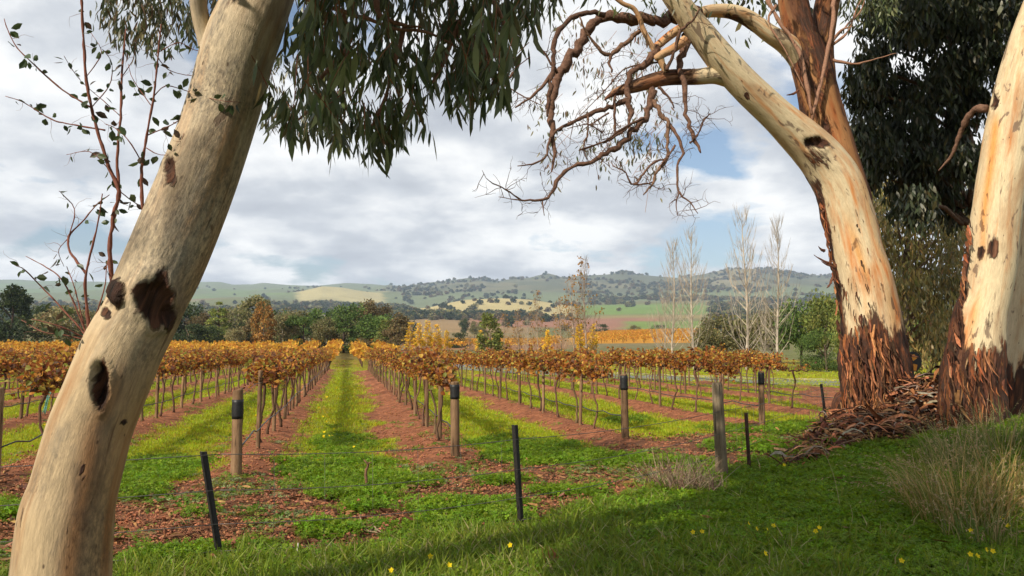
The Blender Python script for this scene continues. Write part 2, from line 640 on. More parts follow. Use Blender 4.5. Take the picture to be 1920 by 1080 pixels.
# ================================================================== TERRAIN
SL = 310.0 / FPX                                   # rows run towards (-SL, 1)
ROW_C = [-44.4, -41.1, -37.8, -34.5, -31.2, -27.9, -24.6, -21.3, -18.0, -14.7, -11.4, -8.07, -4.77, -1.52, 1.83, 5.40, 9.60, 13.25, 16.3, 19.5, 22.6]
ROW_Y0 = [9.5, 9.5, 9.5, 9.5, 9.5, 9.6, 9.8, 10.0, 10.2, 10.4, 10.6, 10.8, 11.1, 11.42, 13.40, 15.58, 18.6, 22.0, 29.2, 34.8, 40.0]
RC, RY0 = np.array(ROW_C), np.array(ROW_Y0)


def row_end(c):
    return np.minimum((60 - 1.05 * c) / 0.783 - 6.5, 100.0)


# far relief: picture-independent keys, metres of depth against sight-line height over azimuth
def L(*a):
    return np.array(a, float)


RIDGE = L((0, 540), (700, 540), (728, 534), (756, 537), (798, 530), (840, 525), (880, 519.6), (911, 521.5), (930, 526.6), (953, 523), (992, 520), (1010, 515),
          (1028, 511), (1045, 516), (1060, 521.5), (1071, 517), (1139, 514.5), (1172, 509), (1195, 514), (1240, 518), (1271, 520), (1321, 513.6), (1352, 506.6),
          (1377, 503), (1405, 503), (1447, 504), (1482, 510), (1518, 517), (1560, 515), (1920, 512), (2600, 520))
RIDGEL = L((-900, 530), (0, 523), (80, 526), (180, 528), (372, 527.5), (412, 528), (435, 533), (471, 533), (491, 530), (534, 534), (594, 535.5), (649, 530.5), (693, 531.5), (744, 537),
           (800, 538), (1000, 530), (1300, 530), (2600, 530))
KEYS = [
    (80, L((0, 690))),
    (110, L((0, 669), (700, 671), (1300, 672), (1920, 672))),
    (150, L((0, 650), (500, 652), (760, 657), (1000, 658), (1330, 656), (1920, 652))),
    (250, L((0, 642), (700, 646), (800, 651), (1000, 651), (1100, 642), (1310, 640), (1920, 640))),
    (400, L((0, 632), (700, 636), (760, 641), (1000, 641), (1080, 632), (1150, 626), (1310, 622), (1500, 622), (1920, 620))),
    (520, L((0, 628), (700, 632), (760, 634), (1000, 637), (1100, 634), (1310, 630), (1920, 626))),
    (800, L((0, 610), (760, 612), (900, 614), (1000, 617), (1110, 621), (1200, 620), (1310, 618), (1920, 615))),
    (1100, L((0, 598), (760, 600), (900, 601), (1050, 602), (1200, 605), (1920, 600))),
    (1500, L((0, 585), (700, 590), (800, 589), (900, 590), (1000, 592), (1200, 589), (1920, 590))),
    (1900, L((0, 575), (700, 580), (780, 582), (820, 573), (870, 563), (940, 560), (1000, 563), (1060, 572), (1140, 578), (1240, 576), (1920, 575))),
    (2300, L((0, 568), (500, 568), (700, 572), (780, 576), (870, 570), (1000, 570), (1100, 572), (1240, 570), (1920, 568))),
    (3000, L((0, 556), (540, 558), (565, 555), (600, 546), (640, 548), (700, 556), (800, 560), (900, 556), (1100, 556), (1240, 552), (1400, 548), (1920, 545))),
    (3800, L((0, 545), (540, 548), (700, 548), (800, 545), (900, 538), (1000, 537), (1100, 535), (1300, 532), (1400, 526), (1920, 530))),
    (4600, RIDGE),
    (5400, RIDGEL),
    (6500, L((0, 545))),
    (7800, L((0, 548))),
]
KD = np.array([k_[0] for k_ in KEYS], float)


def z_far(X, Y):
    Yc = np.clip(Y, 80, 7790)
    px = np.clip(CX + FPX * X / np.maximum(Yc, 1) * 1.0, -2500, 4500)
    prof = np.stack([CAMH - (np.interp(px, k_[1][:, 0], k_[1][:, 1]) - HORIZ) / FPX * k_[0] for k_ in KEYS])
    i = np.clip(np.searchsorted(KD, Yc, side='right') - 1, 0, len(KD) - 2)
    t = (Yc - KD[i]) / (KD[i + 1] - KD[i])
    ar = np.arange(len(Yc))
    z = prof[i, ar] * (1 - t) + prof[i + 1, ar] * t
    # spurs and gullies on the hills
    amp = np.interp(Yc, [900, 1800, 2600, 3500, 4200, 4600, 5000], [0, 4, 22, 38, 20, 1.5, 5])
    n = fbm(np.stack([X / 420.0, Y / 650.0], -1), 4)
    return z + amp * (n - 0.5) * 2


def ground(X, Y):
    X = np.atleast_1d(np.asarray(X, float))
    Y = np.atleast_1d(np.asarray(Y, float))
    X, Y = np.broadcast_arrays(X, Y)
    sh = X.shape
    X, Y = X.ravel(), Y.ravel()
    z = np.zeros(len(X))
    # mound that carries the old gums
    dy = Y - 14.3
    z += 0.62 * np.exp(-(((X - 8.0) / 4.0) ** 2 + (dy / np.where(dy > 0, 2.6, 4.2)) ** 2))
    # low berms under the vines
    q = X + SL * Y
    s = np.abs(q[:, None] - RC[None]).min(1)
    y0 = np.interp(q, RC, RY0)
    ye = row_end(q)
    inrow = sstep(-1.2, 0.6, Y - y0) * (1 - sstep(0, 2, Y - ye)) * (q > -46) * (q < 24)
    z += inrow * (0.13 * np.exp(-(s / 0.42) ** 2) - 0.03 * np.exp(-((s - 1.0) / 0.25) ** 2))
    near = (Y > 2) & (Y < 60) & (np.abs(X) < 30)
    if near.any():
        p = np.stack([X[near], Y[near]], -1)
        z[near] += (fbm(p * 0.55, 3) - 0.5) * 0.10 + (fbm(p * 3.1 + 7, 3) - 0.5) * 0.055
    far = Y > 80
    if far.any():
        z[far] = z_far(X[far], Y[far])
    return z.reshape(sh)


def hit(x, y, dmax=400.0):
    """ground point seen at pixel (x, y)"""
    lo, hi = 2.0, dmax
    ds = np.concatenate([np.linspace(2.5, 40, 1200), np.geomspace(40.1, dmax, 900)])
    pts = np.array([P(x, y, d) for d in (ds[0], ds[-1])])
    dirn = (pts[1] - pts[0]) / (ds[-1] - ds[0])
    V = pts[0] + (ds - ds[0])[:, None] * dirn
    below = V[:, 2] <= ground(V[:, 0], V[:, 1])
    i = int(np.argmax(below)) if below.any() else len(ds) - 1
    p = V[i].copy()
    p[2] = float(ground(p[0], p[1])[0])
    return p


def gz(x, y):
    return float(ground(x, y)[0])


# ---- what grows where
BANK = L((-400, 1120), (150, 1092), (330, 1076), (640, 1046), (760, 1022), (840, 1004), (1000, 994), (1100, 962), (1200, 926), (1300, 893), (1400, 878), (1480, 858),
         (1600, 838), (1700, 815), (1920, 790), (2500, 780))
PATCH = [(655, 905, 92, 50), (690, 940, 60, 18), (545, 880, 48, 15), (258, 912, 48, 30), (480, 1040, 40, 17), (885, 962, 125, 22), (800, 992, 60, 16), (1000, 853, 120, 20),
         (1120, 866, 110, 15), (1250, 872, 90, 13), (960, 836, 70, 18), (1420, 838, 110, 14), (1080, 925, 80, 8), (620, 1000, 60, 10), (705, 988, 50, 9), (330, 1050, 110, 12),
         (375, 965, 36, 8), (1480, 806, 80, 15), (1385, 805, 70, 10), (1180, 790, 60, 10), (640, 835, 60, 30), (300, 880, 90, 24), (40, 960, 70, 20), (930, 905, 60, 6), (760, 905, 60, 8)]


def veg(X, Y):
    """returns grass (rows), clover (patches), bank (foreground) and soil-mulch amounts, 0..1"""
    X = np.asarray(X, float)
    Y = np.asarray(Y, float)
    q = X + SL * Y
    j = np.abs(q[:, None] - RC[None]).argmin(1)
    s = q - RC[j]
    y0 = np.interp(q, RC, RY0)
    ye = row_end(q)
    p2 = np.stack([X, Y], -1)
    n1 = fbm(p2 * np.array((1.3, 0.6)), 3)
    n2 = fbm(p2 * 2.6 + 31, 3)
    w_l = np.where(np.abs(RC[j] - 1.83) < .1, 1.2, 0.8) + (n1 - 0.5) * 1.2 + (n2 - .5) * .9
    w_r = 0.62 + (n2 - 0.5) * 0.9
    lane = np.where(s < 0, sstep(-0.15, 0.25, -s - w_l), sstep(-0.15, 0.25, s - w_r))
    infield = sstep(-0.6, 0.8, Y - y0) * (1 - sstep(0, 1.5, Y - ye))
    grass = lane * infield
    grass = np.where(Y > ye, 0.75, grass)
    px, py, dep = proj(np.stack([X, Y, ground(X, Y)], -1))
    cl = np.zeros(len(X))
    for (a, b, rx, ry) in PATCH:
        e = ((px - a) / rx) ** 2 + ((py - b) / ry) ** 2
        e = np.sqrt(e) + (n2 - 0.5) * 1.6
        cl = np.maximum(cl, 1 - sstep(0.62, 0.98, e))
    cl *= (py > 700) & (Y < 24)
    bank = sstep(-16, 14, py - np.interp(px, BANK[:, 0], BANK[:, 1]) + (n2 - 0.5) * 40) * (Y < 16) * (dep > 0)
    heap = np.exp(-(((X - 6.6) / 1.9) ** 2 + ((Y - 13.9) / 1.7) ** 2) * 1.2)
    bank = np.where(Y < 4, 1, bank) * (1 - sstep(0.35, 0.6, heap))
    mulch = (1 - infield) * (Y < 26)
    return grass, cl, bank, mulch, heap, n1, n2


def lerp3(a, b, t):
    return a * (1 - t)[:, None] + np.asarray(b) * t[:, None]


def near_col(X, Y):
    grass, cl, bank, mulch, heap, n1, n2 = veg(X, Y)
    n3 = fbm(np.stack([X, Y], -1) * 9.0, 3)
    c = lerp3(np.tile((0.265, 0.105, 0.052), (len(X), 1)), (0.165, 0.064, 0.033), sstep(.3, .7, n3))
    c = lerp3(c, (0.085, 0.043, 0.026), mulch * sstep(0.35, 0.62, n1 * 0.5 + n3 * 0.5 + 0.05))
    c = lerp3(c, (0.15, 0.07, 0.038), mulch * sstep(0.58, 0.75, n3) * 0.6)
    c = lerp3(c, (0.20, 0.20, 0.022), np.clip(grass * 0.95, 0, 1) * sstep(0.2, 0.5, n3 + 0.1))
    c = lerp3(c, (0.035, 0.055, 0.012), np.clip(np.maximum(cl, bank), 0, 1) * 0.9)
    c = lerp3(c, (0.10, 0.050, 0.028), sstep(0.3, 0.6, heap))
    return c


def far_col(X, Y):
    d = np.maximum(Y, 1)
    px = CX + FPX * X / d
    n = fbm(np.stack([X / 160.0, Y / 260.0], -1), 4)
    n5 = fbm(np.stack([X / 45.0, Y / 60.0], -1), 3)
    c = lerp3(np.tile((0.115, 0.125, 0.045), (len(X), 1)), (0.16, 0.135, 0.07), sstep(0.35, 0.65, n))

    def zone(mask, col, a=1.0):
        nonlocal c
        c = lerp3(c, col, np.clip(mask, 0, 1) * a)

    def band(lo, hi, s_=0.06):
        return sstep(lo * (1 - s_), lo * (1 + s_), d + (n5 - .5) * d * 0.05) * (1 - sstep(hi * (1 - s_), hi * (1 + s_), d + (n5 - .5) * d * 0.05))

    def xb(lo, hi, w=18):
        pj = px + (n5 - 0.5) * 30
        return sstep(lo - w, lo + w, pj) * (1 - sstep(hi - w, hi + w, pj))

    # pasture on the far left range, olive scrub on the right, cloud shade darkened into its colour
    zone(band(2500, 9000), (0.125, 0.150, 0.075))
    zone(band(3300, 9000) * xb(720, 3000), (0.088, 0.096, 0.052))
    zone(band(3300, 9000) * xb(720, 3000) * sstep(0.52, 0.66, n), (0.16, 0.145, 0.08), 0.7)
    zone(band(3600, 4700) * xb(1340, 1420, 14), (0.22, 0.19, 0.10), 0.7)
    zone(band(2500, 3350) * xb(556, 720, 10), (0.36, 0.31, 0.15), 0.9)
    zone(band(2900, 9000) * xb(-900, 560) * sstep(0.45, 0.6, n), (0.12, 0.17, 0.06), 0.8)
    # sunny stubble hill and green paddocks
    zone(band(1420, 2150) * xb(740, 1075), (0.36, 0.30, 0.14))
    zone(band(1500, 2300) * xb(1090, 1330), (0.13, 0.20, 0.045))
    zone(band(1250, 1450) * xb(1110, 1330), (0.22, 0.18, 0.07))
    zone(band(620, 1230) * xb(760, 1000), (0.23, 0.155, 0.075))
    zone(band(850, 1300) * xb(880, 1250), (0.25, 0.125, 0.08))
    zone(band(850, 1150, 0.03) * xb(1170, 1400), (0.14, 0.20, 0.045))
    zone(band(600, 850) * xb(1080, 1220), (0.22, 0.105, 0.065))
    zone(band(430, 640) * xb(700, 1000), (0.20, 0.15, 0.07))
    # vineyards in autumn colour
    zone(band(225, 440, 0.02) * xb(1070, 1345), (0.46, 0.225, 0.03))
    zone(band(165, 430) * xb(755, 1060), (0.24, 0.125, 0.06))
    zone(band(100, 230) * xb(420, 740), (0.16, 0.13, 0.04))
    return c * (0.85 + 0.3 * n5)[:, None]


def all_col(X, Y):
    out = np.zeros((len(X), 3))
    nr = (Y > 1.5) & (Y < 105) & (np.abs(X) < 0.9 * np.abs(Y) + 6)
    if nr.any():
        out[nr] = near_col(X[nr], Y[nr])
    if (~nr).any():
        out[~nr] = far_col(X[~nr], np.maximum(Y[~nr], 105))
    return out


def ground_mat(name, sc, bstr):
    m, t, out = newmat(name)
    tcn = nd(t, 'ShaderNodeTexCoord')
    c = attr(t, 'col')
    n = noise(t, tcn.outputs['Object'], 9 * sc, 6, 0.65)
    n2 = noise(t, tcn.outputs['Object'], 60 * sc, 3, 0.6)
    c = mixc(t, 1.0, c, ramp(t, n, [(0.28, g3(0.55)), (0.72, g3(1.4))]), 'MULTIPLY')
    c = mixc(t, 1.0, c, ramp(t, n2, [(0.3, g3(0.7)), (0.7, g3(1.25))]), 'MULTIPLY')
    b = bsdf(t, c, 0.95, 0.1, bump(t, mth(t, 'ADD', n, mth(t, 'MULTIPLY', n2, 0.3)), bstr, 0.03 / sc))
    t.links.new(b.outputs[0], out.inputs[0])
    return m


M_near = ground_mat('soil', 1.0, 0.8)
M_far = ground_mat('land', 0.05, 0.4)

NX0, NX1, NY0, NY1 = -14.0, 15.0, 3.2, 28.0
gx = np.arange(NX0, NX1 + .01, 0.075)
gy = np.arange(NY0, NY1 + .01, 0.075)
GX, GY = np.meshgrid(gx, gy)
X, Y = GX.ravel(), GY.ravel()
Z = ground(X, Y)
mb = MB()
nxg = len(gx)
ii = (np.arange(len(gy) - 1)[:, None] * nxg + np.arange(nxg - 1)).ravel()
mb.add(np.stack([X, Y, Z], -1), None, np.stack([ii, ii + 1, ii + nxg + 1, ii + nxg], -1), near_col(X, Y))
o = build('ground', mb, [M_near])
tag(o, 'red soil headland and vineyard floor in front of the gums', None, None, 'structure')

th_f = np.radians(np.arange(-40, 40.01, 0.16))
th_s = np.radians(np.concatenate([np.arange(43, 318, 6)]))
th = np.concatenate([th_f, th_s])
rr = np.concatenate([[0.5, 1.2, 2.0], np.geomspace(2.6, 60, 110), np.geomspace(61, 7700, 250)])
TH, RR = np.meshgrid(th, rr)
X, Y = (np.sin(TH) * RR).ravel(), (np.cos(TH) * RR).ravel()
Z = ground(X, Y)
inside = (X > NX0 + 0.4) & (X < NX1 - 0.4) & (Y > NY0 + 0.4) & (Y < NY1 - 0.4)
edge = np.minimum.reduce([X - NX0 - .4, NX1 - .4 - X, Y - NY0 - .4, NY1 - .4 - Y])
Z = np.where(inside, Z - np.minimum(0.35, 0.5 * np.maximum(edge, 0) + 0.02), Z - 0.004 * ((X > NX0 - 1) & (X < NX1 + 1) & (Y > NY0 - 1) & (Y < NY1 + 1)))
nc = len(th)
a_ = np.arange(len(rr) - 1)[:, None] * nc
j0 = np.arange(nc)
j1 = (j0 + 1) % nc
Qd = np.stack([a_ + j0, a_ + j1, a_ + nc + j1, a_ + nc + j0], -1).reshape(-1, 4)[:, ::-1]
mb = MB()
mb.add(np.stack([X, Y, Z], -1), None, Qd, all_col(X, Y))
o = build('terrain', mb, [M_far])
tag(o, 'paddocks and rounded hills reaching the horizon behind the vineyard', None, None, 'structure')

# ---- road past the end of the rows, with pale verge
m_as, t, out = newmat('asphalt')
tcn = nd(t, 'ShaderNodeTexCoord')
n_ = noise(t, tcn.outputs['Object'], 1.2, 5)
b_ = bsdf(t, ramp(t, n_, [(0.3, (0.10, 0.102, 0.11)), (0.7, (0.15, 0.152, 0.16))]), 0.8, 0.3)
t.links.new(b_.outputs[0], out.inputs[0])
m_vg = plain_mat('gravel_verge', (0.36, 0.29, 0.19), 0.95, 0.1, 0, 0.3, 3)


def strip(name, off, wid, dz, mat):
    mb_ = MB()
    cl_ = catmull(np.array([(-34, 190.0, 0), (-24, 150.0, 0), (-13, 112.0, 0), (-4, 80.0, 0), (1.5, 64.5, 0), (8, 53.5, 0), (16, 43.8, 0), (26, 33.2, 0), (40, 18.0, 0), (55, 2.0, 0)]), 140)
    tg = np.gradient(cl_[:, :2], axis=0)
    tg /= np.linalg.norm(tg, axis=1)[:, None]
    nrm_ = np.stack([-tg[:, 1], tg[:, 0]], -1)
    rows = []
    for k_ in np.linspace(-0.5, 0.5, 5):
        o_ = off + k_ * wid
        px_ = cl_[:, 0] + nrm_[:, 0] * o_
        py_ = cl_[:, 1] + nrm_[:, 1] * o_
        rows.append(np.stack([px_, py_, ground(px_, py_) + dz], -1))
    V = np.stack(rows, 1).reshape(-1, 3)
    i = (np.arange(139)[:, None] * 5 + np.arange(4)).ravel()
    mb_.add(V, None, np.stack([i, i + 5, i + 6, i + 1], -1))
    o_ = build(name, mb_, [mat])
    o_['kind'] = 'structure'
    return o_


tag(strip('road', 0.0, 5.6, 0.05, m_as), 'grey bitumen road crossing behind the vine rows', None, None, 'structure')
tag(strip('road_verge', 4.3, 3.0, 0.04, m_vg), 'pale gravel verge along the far side of the road', None, None, 'structure')


# ================================================================== instancing helper for uncountable cover
def scatter(name, pos, rot, scl, variants, label, mats=None):
    """variants: list of meshes; one object whose geometry nodes place them on its points"""
    if len(pos) == 0:
        return None
    coll = bpy.data.collections.new(name + '_kinds')
    for i, me in enumerate(variants):
        ob = bpy.data.objects.new('%s_kind_%02d' % (name, i), me)
        coll.objects.link(ob)
    me = bpy.data.meshes.new(name)
    me.vertices.add(len(pos))
    me.vertices.foreach_set('co', np.asarray(pos, np.float32).ravel())
    a = me.attributes.new('rot', 'FLOAT_VECTOR', 'POINT')
    a.data.foreach_set('vector', np.asarray(rot, np.float32).ravel())
    scl = np.asarray(scl, np.float32)
    if scl.ndim == 1:
        scl = np.repeat(scl[:, None], 3, 1)
    a = me.attributes.new('scl', 'FLOAT_VECTOR', 'POINT')
    a.data.foreach_set('vector', scl.ravel())
    a = me.attributes.new('idx', 'INT', 'POINT')
    a.data.foreach_set('value', rng.integers(0, len(variants), len(pos)).astype(np.int32))
    o_ = link(name, me)
    g = bpy.data.node_groups.new(name + '_nodes', 'GeometryNodeTree')
    g.interface.new_socket('Geometry', in_out='INPUT', socket_type='NodeSocketGeometry')
    g.interface.new_socket('Geometry', in_out='OUTPUT', socket_type='NodeSocketGeometry')
    gi, go = g.nodes.new('NodeGroupInput'), g.nodes.new('NodeGroupOutput')
    ci = g.nodes.new('GeometryNodeCollectionInfo')
    ci.inputs['Collection'].default_value = coll
    ci.inputs['Separate Children'].default_value = True
    ci.inputs['Reset Children'].default_value = True
    ip = g.nodes.new('GeometryNodeInstanceOnPoints')
    ip.inputs['Pick Instance'].default_value = True

    def na(nm, ty):
        n = g.nodes.new('GeometryNodeInputNamedAttribute')
        n.data_type = ty
        n.inputs['Name'].default_value = nm
        return n.outputs['Attribute']
    e2r = g.nodes.new('FunctionNodeEulerToRotation')
    g.links.new(na('rot', 'FLOAT_VECTOR'), e2r.inputs[0])
    g.links.new(gi.outputs[0], ip.inputs['Points'])
    g.links.new(ci.outputs[0], ip.inputs['Instance'])
    g.links.new(na('idx', 'INT'), ip.inputs['Instance Index'])
    g.links.new(e2r.outputs[0], ip.inputs['Rotation'])
    g.links.new(na('scl', 'FLOAT_VECTOR'), ip.inputs['Scale'])
    g.links.new(ip.outputs[0], go.inputs[0])
    md = o_.modifiers.new('instances', 'NODES')
    md.node_group = g
    o_['kind'] = 'stuff'
    o_['label'] = label
    return o_


def zrot(n, tilt=0.15):
    r = np.zeros((n, 3))
    r[:, 2] = rng.random(n) * 6.283
    r[:, :2] = rng.normal(size=(n, 2)) * tilt
    return r


def sample(n, y0, y1, pw=1.6, umax=0.70):
    """ground points in front of the camera, thinning out with distance"""
    t_ = rng.random(n)
    e = 1 - pw
    Y_ = (y0 ** e + t_ * (y1 ** e - y0 ** e)) ** (1 / e)
    X_ = (rng.random(n) * 2 - 1) * (umax * Y_ + 0.3)
    return X_, Y_


def jcol(base, n, v=0.25, h=0.12):
    b = np.asarray(base, float)
    k_ = (1 + (rng.random(n) - 0.5) * 2 * v)[:, None]
    return np.clip(b * k_ * (1 + (rng.random((n, 3)) - 0.5) * 2 * h), 0, 1)


def tuft_mesh(name, nb, hgt, spread, lean, base, width=1.0, mat=None, tips=None):
    mb_ = MB()
    a = rng.random(nb) * 6.283
    r = np.sqrt(rng.random(nb)) * spread
    pos = np.stack([np.cos(a) * r, np.sin(a) * r, np.full(nb, -0.01)], -1)
    ax = np.stack([np.cos(a) * lean * rng.random(nb) + rng.normal(size=nb) * lean * .4, np.sin(a) * lean * rng.random(nb) + rng.normal(size=nb) * lean * .4, np.ones(nb)], -1)
    mb_.leaves(BLADE, pos, ax, hgt * (0.45 + 0.75 * rng.random(nb)), jcol(base, nb), width=width * (0.7 + 0.6 * rng.random(nb)), droop=0.25)
    return mb_.mesh(name, [mat or M_grass], smooth=False)


def clover_mesh(name, nb, spread, hgt, size, base):
    mb_ = MB()
    a = rng.random(nb) * 6.283
    r = np.sqrt(rng.random(nb)) * spread
    hz = hgt * (0.35 + 0.65 * rng.random(nb)) * (1 - 0.5 * (r / spread) ** 2)
    tv, tt, tq = CLOVER
    for k_ in range(nb):
        s_ = size * (0.6 + 0.7 * rng.random())
        R = np.array(Euler((rng.normal() * .45, rng.normal() * .45, rng.random() * 6.28)).to_matrix())
        mb_.add(tv * s_ @ R.T + np.array((math.cos(a[k_]) * r[k_], math.sin(a[k_]) * r[k_], hz[k_])), None, tq, jcol(base, 1, .3)[0])
    return mb_.mesh(name, [M_grass], smooth=False)


G_LANE = (0.37, 0.42, 0.018)
G_CLOV = (0.135, 0.235, 0.010)
G_BLADE = (0.13, 0.20, 0.020)
lane_k = [tuft_mesh('lane_tuft', 26, 0.085, 0.14, 0.7, jcol(G_LANE, 1, .2, .15)[0], 1.5) for _ in range(6)] + [tuft_mesh('lane_tuft', 20, 0.08, 0.14, 0.7, (0.27, 0.25, 0.07), 1.5)]
clov_k = [clover_mesh('clover_patch', 55, 0.17, 0.09, 0.024, jcol(G_CLOV, 1, .18, .12)[0]) for _ in range(6)]
weed_k = [clover_mesh('weed_patch', 20, 0.11, 0.05, 0.026, jcol(c_, 1, .15)[0]) for c_ in ((0.20, 0.25, 0.03), (0.15, 0.23, 0.03), (0.20, 0.26, 0.11), (0.14, 0.22, 0.02))]
long_k = [tuft_mesh('long_tuft', 16, 0.30, 0.07, 0.75, jcol(G_BLADE, 1, .2, .15)[0], 0.75) for _ in range(6)] + [tuft_mesh('long_tuft', 10, 0.28, 0.05, 0.8, (0.34, 0.29, 0.13), 0.6)]

# grass of the lanes between the rows
X, Y = sample(90000, 9.5, 100, 1.7)
grass, cl, bank, mulch, heap, n1, n2 = veg(X, Y)
keep = rng.random(len(X)) < grass * (0.7 + 0.6 * n2) * (1 - cl * 0.5)
X, Y = X[keep], Y[keep]
Z = ground(X, Y)
sc_ = np.clip(Y / 16.0, 0.75, 3.5) * (0.7 + 0.6 * rng.random(len(X)))
scatter('lane_grass', np.stack([X, Y, Z], -1), zrot(len(X)), np.stack([sc_, sc_, np.clip(sc_, .7, 1.6)], -1), lane_k, 'short bright green grass in the lanes between the vine rows')
# clover mats on the headland and bank
X, Y = sample(62000, 4.4, 24, 1.9, 0.86)
grass, cl, bank, mulch, heap, n1, n2 = veg(X, Y)
px, py, dep = proj(np.stack([X, Y, ground(X, Y)], -1))
longz = bank * sstep(1330, 1180, px)
keep = rng.random(len(X)) < np.maximum(cl, bank * (0.9 - 0.55 * longz)) * np.where(py > 985, np.where(px > 1640, 0.5, 0.85), 0.85)
X, Y = X[keep], Y[keep]
Z = ground(X, Y)
scatter('clover', np.stack([X, Y, Z], -1), zrot(len(X)), 0.7 + 0.75 * rng.random(len(X)), clov_k, 'dense green clover leaves covering the bank and headland patches')
# loose weeds on the soil
X, Y = sample(26000, 5.5, 45, 1.7)
grass, cl, bank, mulch, heap, n1, n2 = veg(X, Y)
n6 = fbm(np.stack([X, Y], -1) * 0.8 + 90, 3)
keep = (rng.random(len(X)) < (0.06 + 0.75 * sstep(0.52, 0.66, n6)) * (0.5 + mulch * .5) * (1 - sstep(.3, .6, heap))) & (bank < 0.5)
X, Y = X[keep], Y[keep]
scatter('weeds', np.stack([X, Y, ground(X, Y)], -1), zrot(len(X)), 0.5 + 0.8 * rng.random(len(X)), weed_k, 'small green weeds scattered over the bare red soil')
# long grass on the bank
X, Y = sample(30000, 4.0, 13, 1.9, 0.84)
grass, cl, bank, mulch, heap, n1, n2 = veg(X, Y)
px, py, dep = proj(np.stack([X, Y, ground(X, Y)], -1))
keep = rng.random(len(X)) < bank * np.clip(0.06 + 0.5 * sstep(1350, 1050, px) + 0.45 * sstep(990, 1060, py) * sstep(1700, 1500, px), 0, 0.8)
X, Y = X[keep], Y[keep]
scatter('long_grass', np.stack([X, Y, ground(X, Y)], -1), zrot(len(X), 0.2), 0.55 + 0.6 * rng.random(len(X)), long_k, 'long green grass blades along the shaded bottom bank')
# clods, chips and dry sticks on the headland
mbk = []
for _ in range(5):
    m_ = MB()
    for q_ in range(10):
        p0 = rng.normal(size=3) * np.array((.12, .12, .004)) + np.array((0, 0, .008))
        dr = rng.normal(size=3) * np.array((1, 1, .12))
        dr /= np.linalg.norm(dr)
        ln = 0.05 + 0.12 * rng.random()
        m_.tube([p0 - dr * ln / 2, p0 + dr * ln * .1 + np.array((0, 0, .01)), p0 + dr * ln / 2], [.005, .006, .003], 4, jcol((0.15, 0.07, 0.036), 1, .5)[0])
    mbk.append(m_.mesh('chips', [M_bark]))
clod = []
for _ in range(4):
    m_ = MB()
    for q_ in range(9):
        s_ = 0.007 + 0.022 * rng.random() ** 2
        V = np.array([(1, 0, 0), (-1, 0, 0), (0, 1, 0), (0, -1, 0), (0, 0, .8), (0, 0, -.6)], float) * s_ * (0.7 + .6 * rng.random((6, 1)))
        V += np.array((rng.normal() * .13, rng.normal() * .13, .004))
        m_.add(V, [(0, 2, 4), (2, 1, 4), (1, 3, 4), (3, 0, 4), (2, 0, 5), (1, 2, 5), (3, 1, 5), (0, 3, 5)], None, jcol((0.26, 0.105, 0.055), 1, .3)[0])
    clod.append(m_.mesh('clods', [M_bark], smooth=False))
X, Y = sample(14000, 5.0, 24, 1.8)
grass, cl, bank, mulch, heap, n1, n2 = veg(X, Y)
keep = (rng.random(len(X)) < mulch * (0.15 + 0.6 * sstep(.45, .6, n1))) & (bank < .4)
X, Y = X[keep], Y[keep]
scatter('mulch', np.stack([X, Y, ground(X, Y)], -1), zrot(len(X), .1), 0.4 + 0.7 * rng.random(len(X)), mbk, 'brown bark chips and dry sticks strewn over the headland')
X, Y = sample(22000, 5.0, 45, 1.7)
grass, cl, bank, mulch, heap, n1, n2 = veg(X, Y)
keep = (rng.random(len(X)) < 0.75 * (1 - np.maximum(grass, cl))) & (bank < .4)
X, Y = X[keep], Y[keep]
scatter('soil_clods', np.stack([X, Y, ground(X, Y)], -1), zrot(len(X), .1), 0.5 + 0.8 * rng.random(len(X)), clod, 'small clods of red soil along the vine rows')

# fallen gum leaves and dead blades on soil and bank
fl_k = []
for k_ in range(4):
    m_ = MB()
    n = 7
    pos = rng.normal(size=(n, 3)) * np.array((.16, .16, .004)) + np.array((0, 0, .014))
    m_.leaves(GUM_LEAF, pos, np.stack([rng.normal(size=n), rng.normal(size=n), rng.normal(size=n) * .15], -1), .09 + .07 * rng.random(n), jcol((0.19, 0.095, 0.045), n, .5, .2), width=1.2)
    fl_k.append(m_.mesh('fallen_leaf', [M_bark], smooth=False))
X, Y = sample(5200, 4.4, 20, 1.7)
grass, cl, bank, mulch, heap, n1, n2 = veg(X, Y)
keep = rng.random(len(X)) < mulch * (.25 + .6 * sstep(.45, .6, n2)) * (1 - .75 * np.maximum(cl, bank))
X, Y = X[keep], Y[keep]
scatter('fallen_leaves', np.stack([X, Y, ground(X, Y)], -1), zrot(len(X), .1), .7 + .6 * rng.random(len(X)), fl_k, 'dry brown gum leaves fallen over the headland')

# ================================================================== VINEYARD
VINE_COLS = [((0.40, 0.175, 0.030), 5), ((0.31, 0.115, 0.026), 5), ((0.50, 0.29, 0.045), 3), ((0.20, 0.072, 0.025), 4), ((0.10, 0.048, 0.026), 3), ((0.36, 0.30, 0.055), 2), ((0.20, 0.20, 0.035), 1.5)]


def pick_cols(n, table, v=0.25, h=0.1):
    w = np.array([t_[1] for t_ in table], float)
    k_ = rng.choice(len(table), n, p=w / w.sum())
    base = np.array([t_[0] for t_ in table])[k_]
    f = (1 + (rng.random(n) - 0.5) * 2 * v)[:, None]
    return np.clip(base * f * (1 + (rng.random((n, 3)) - 0.5) * 2 * h), 0, 1)


VS = 1.55                     # vine spacing along the row
HC = 1.14                     # cordon height


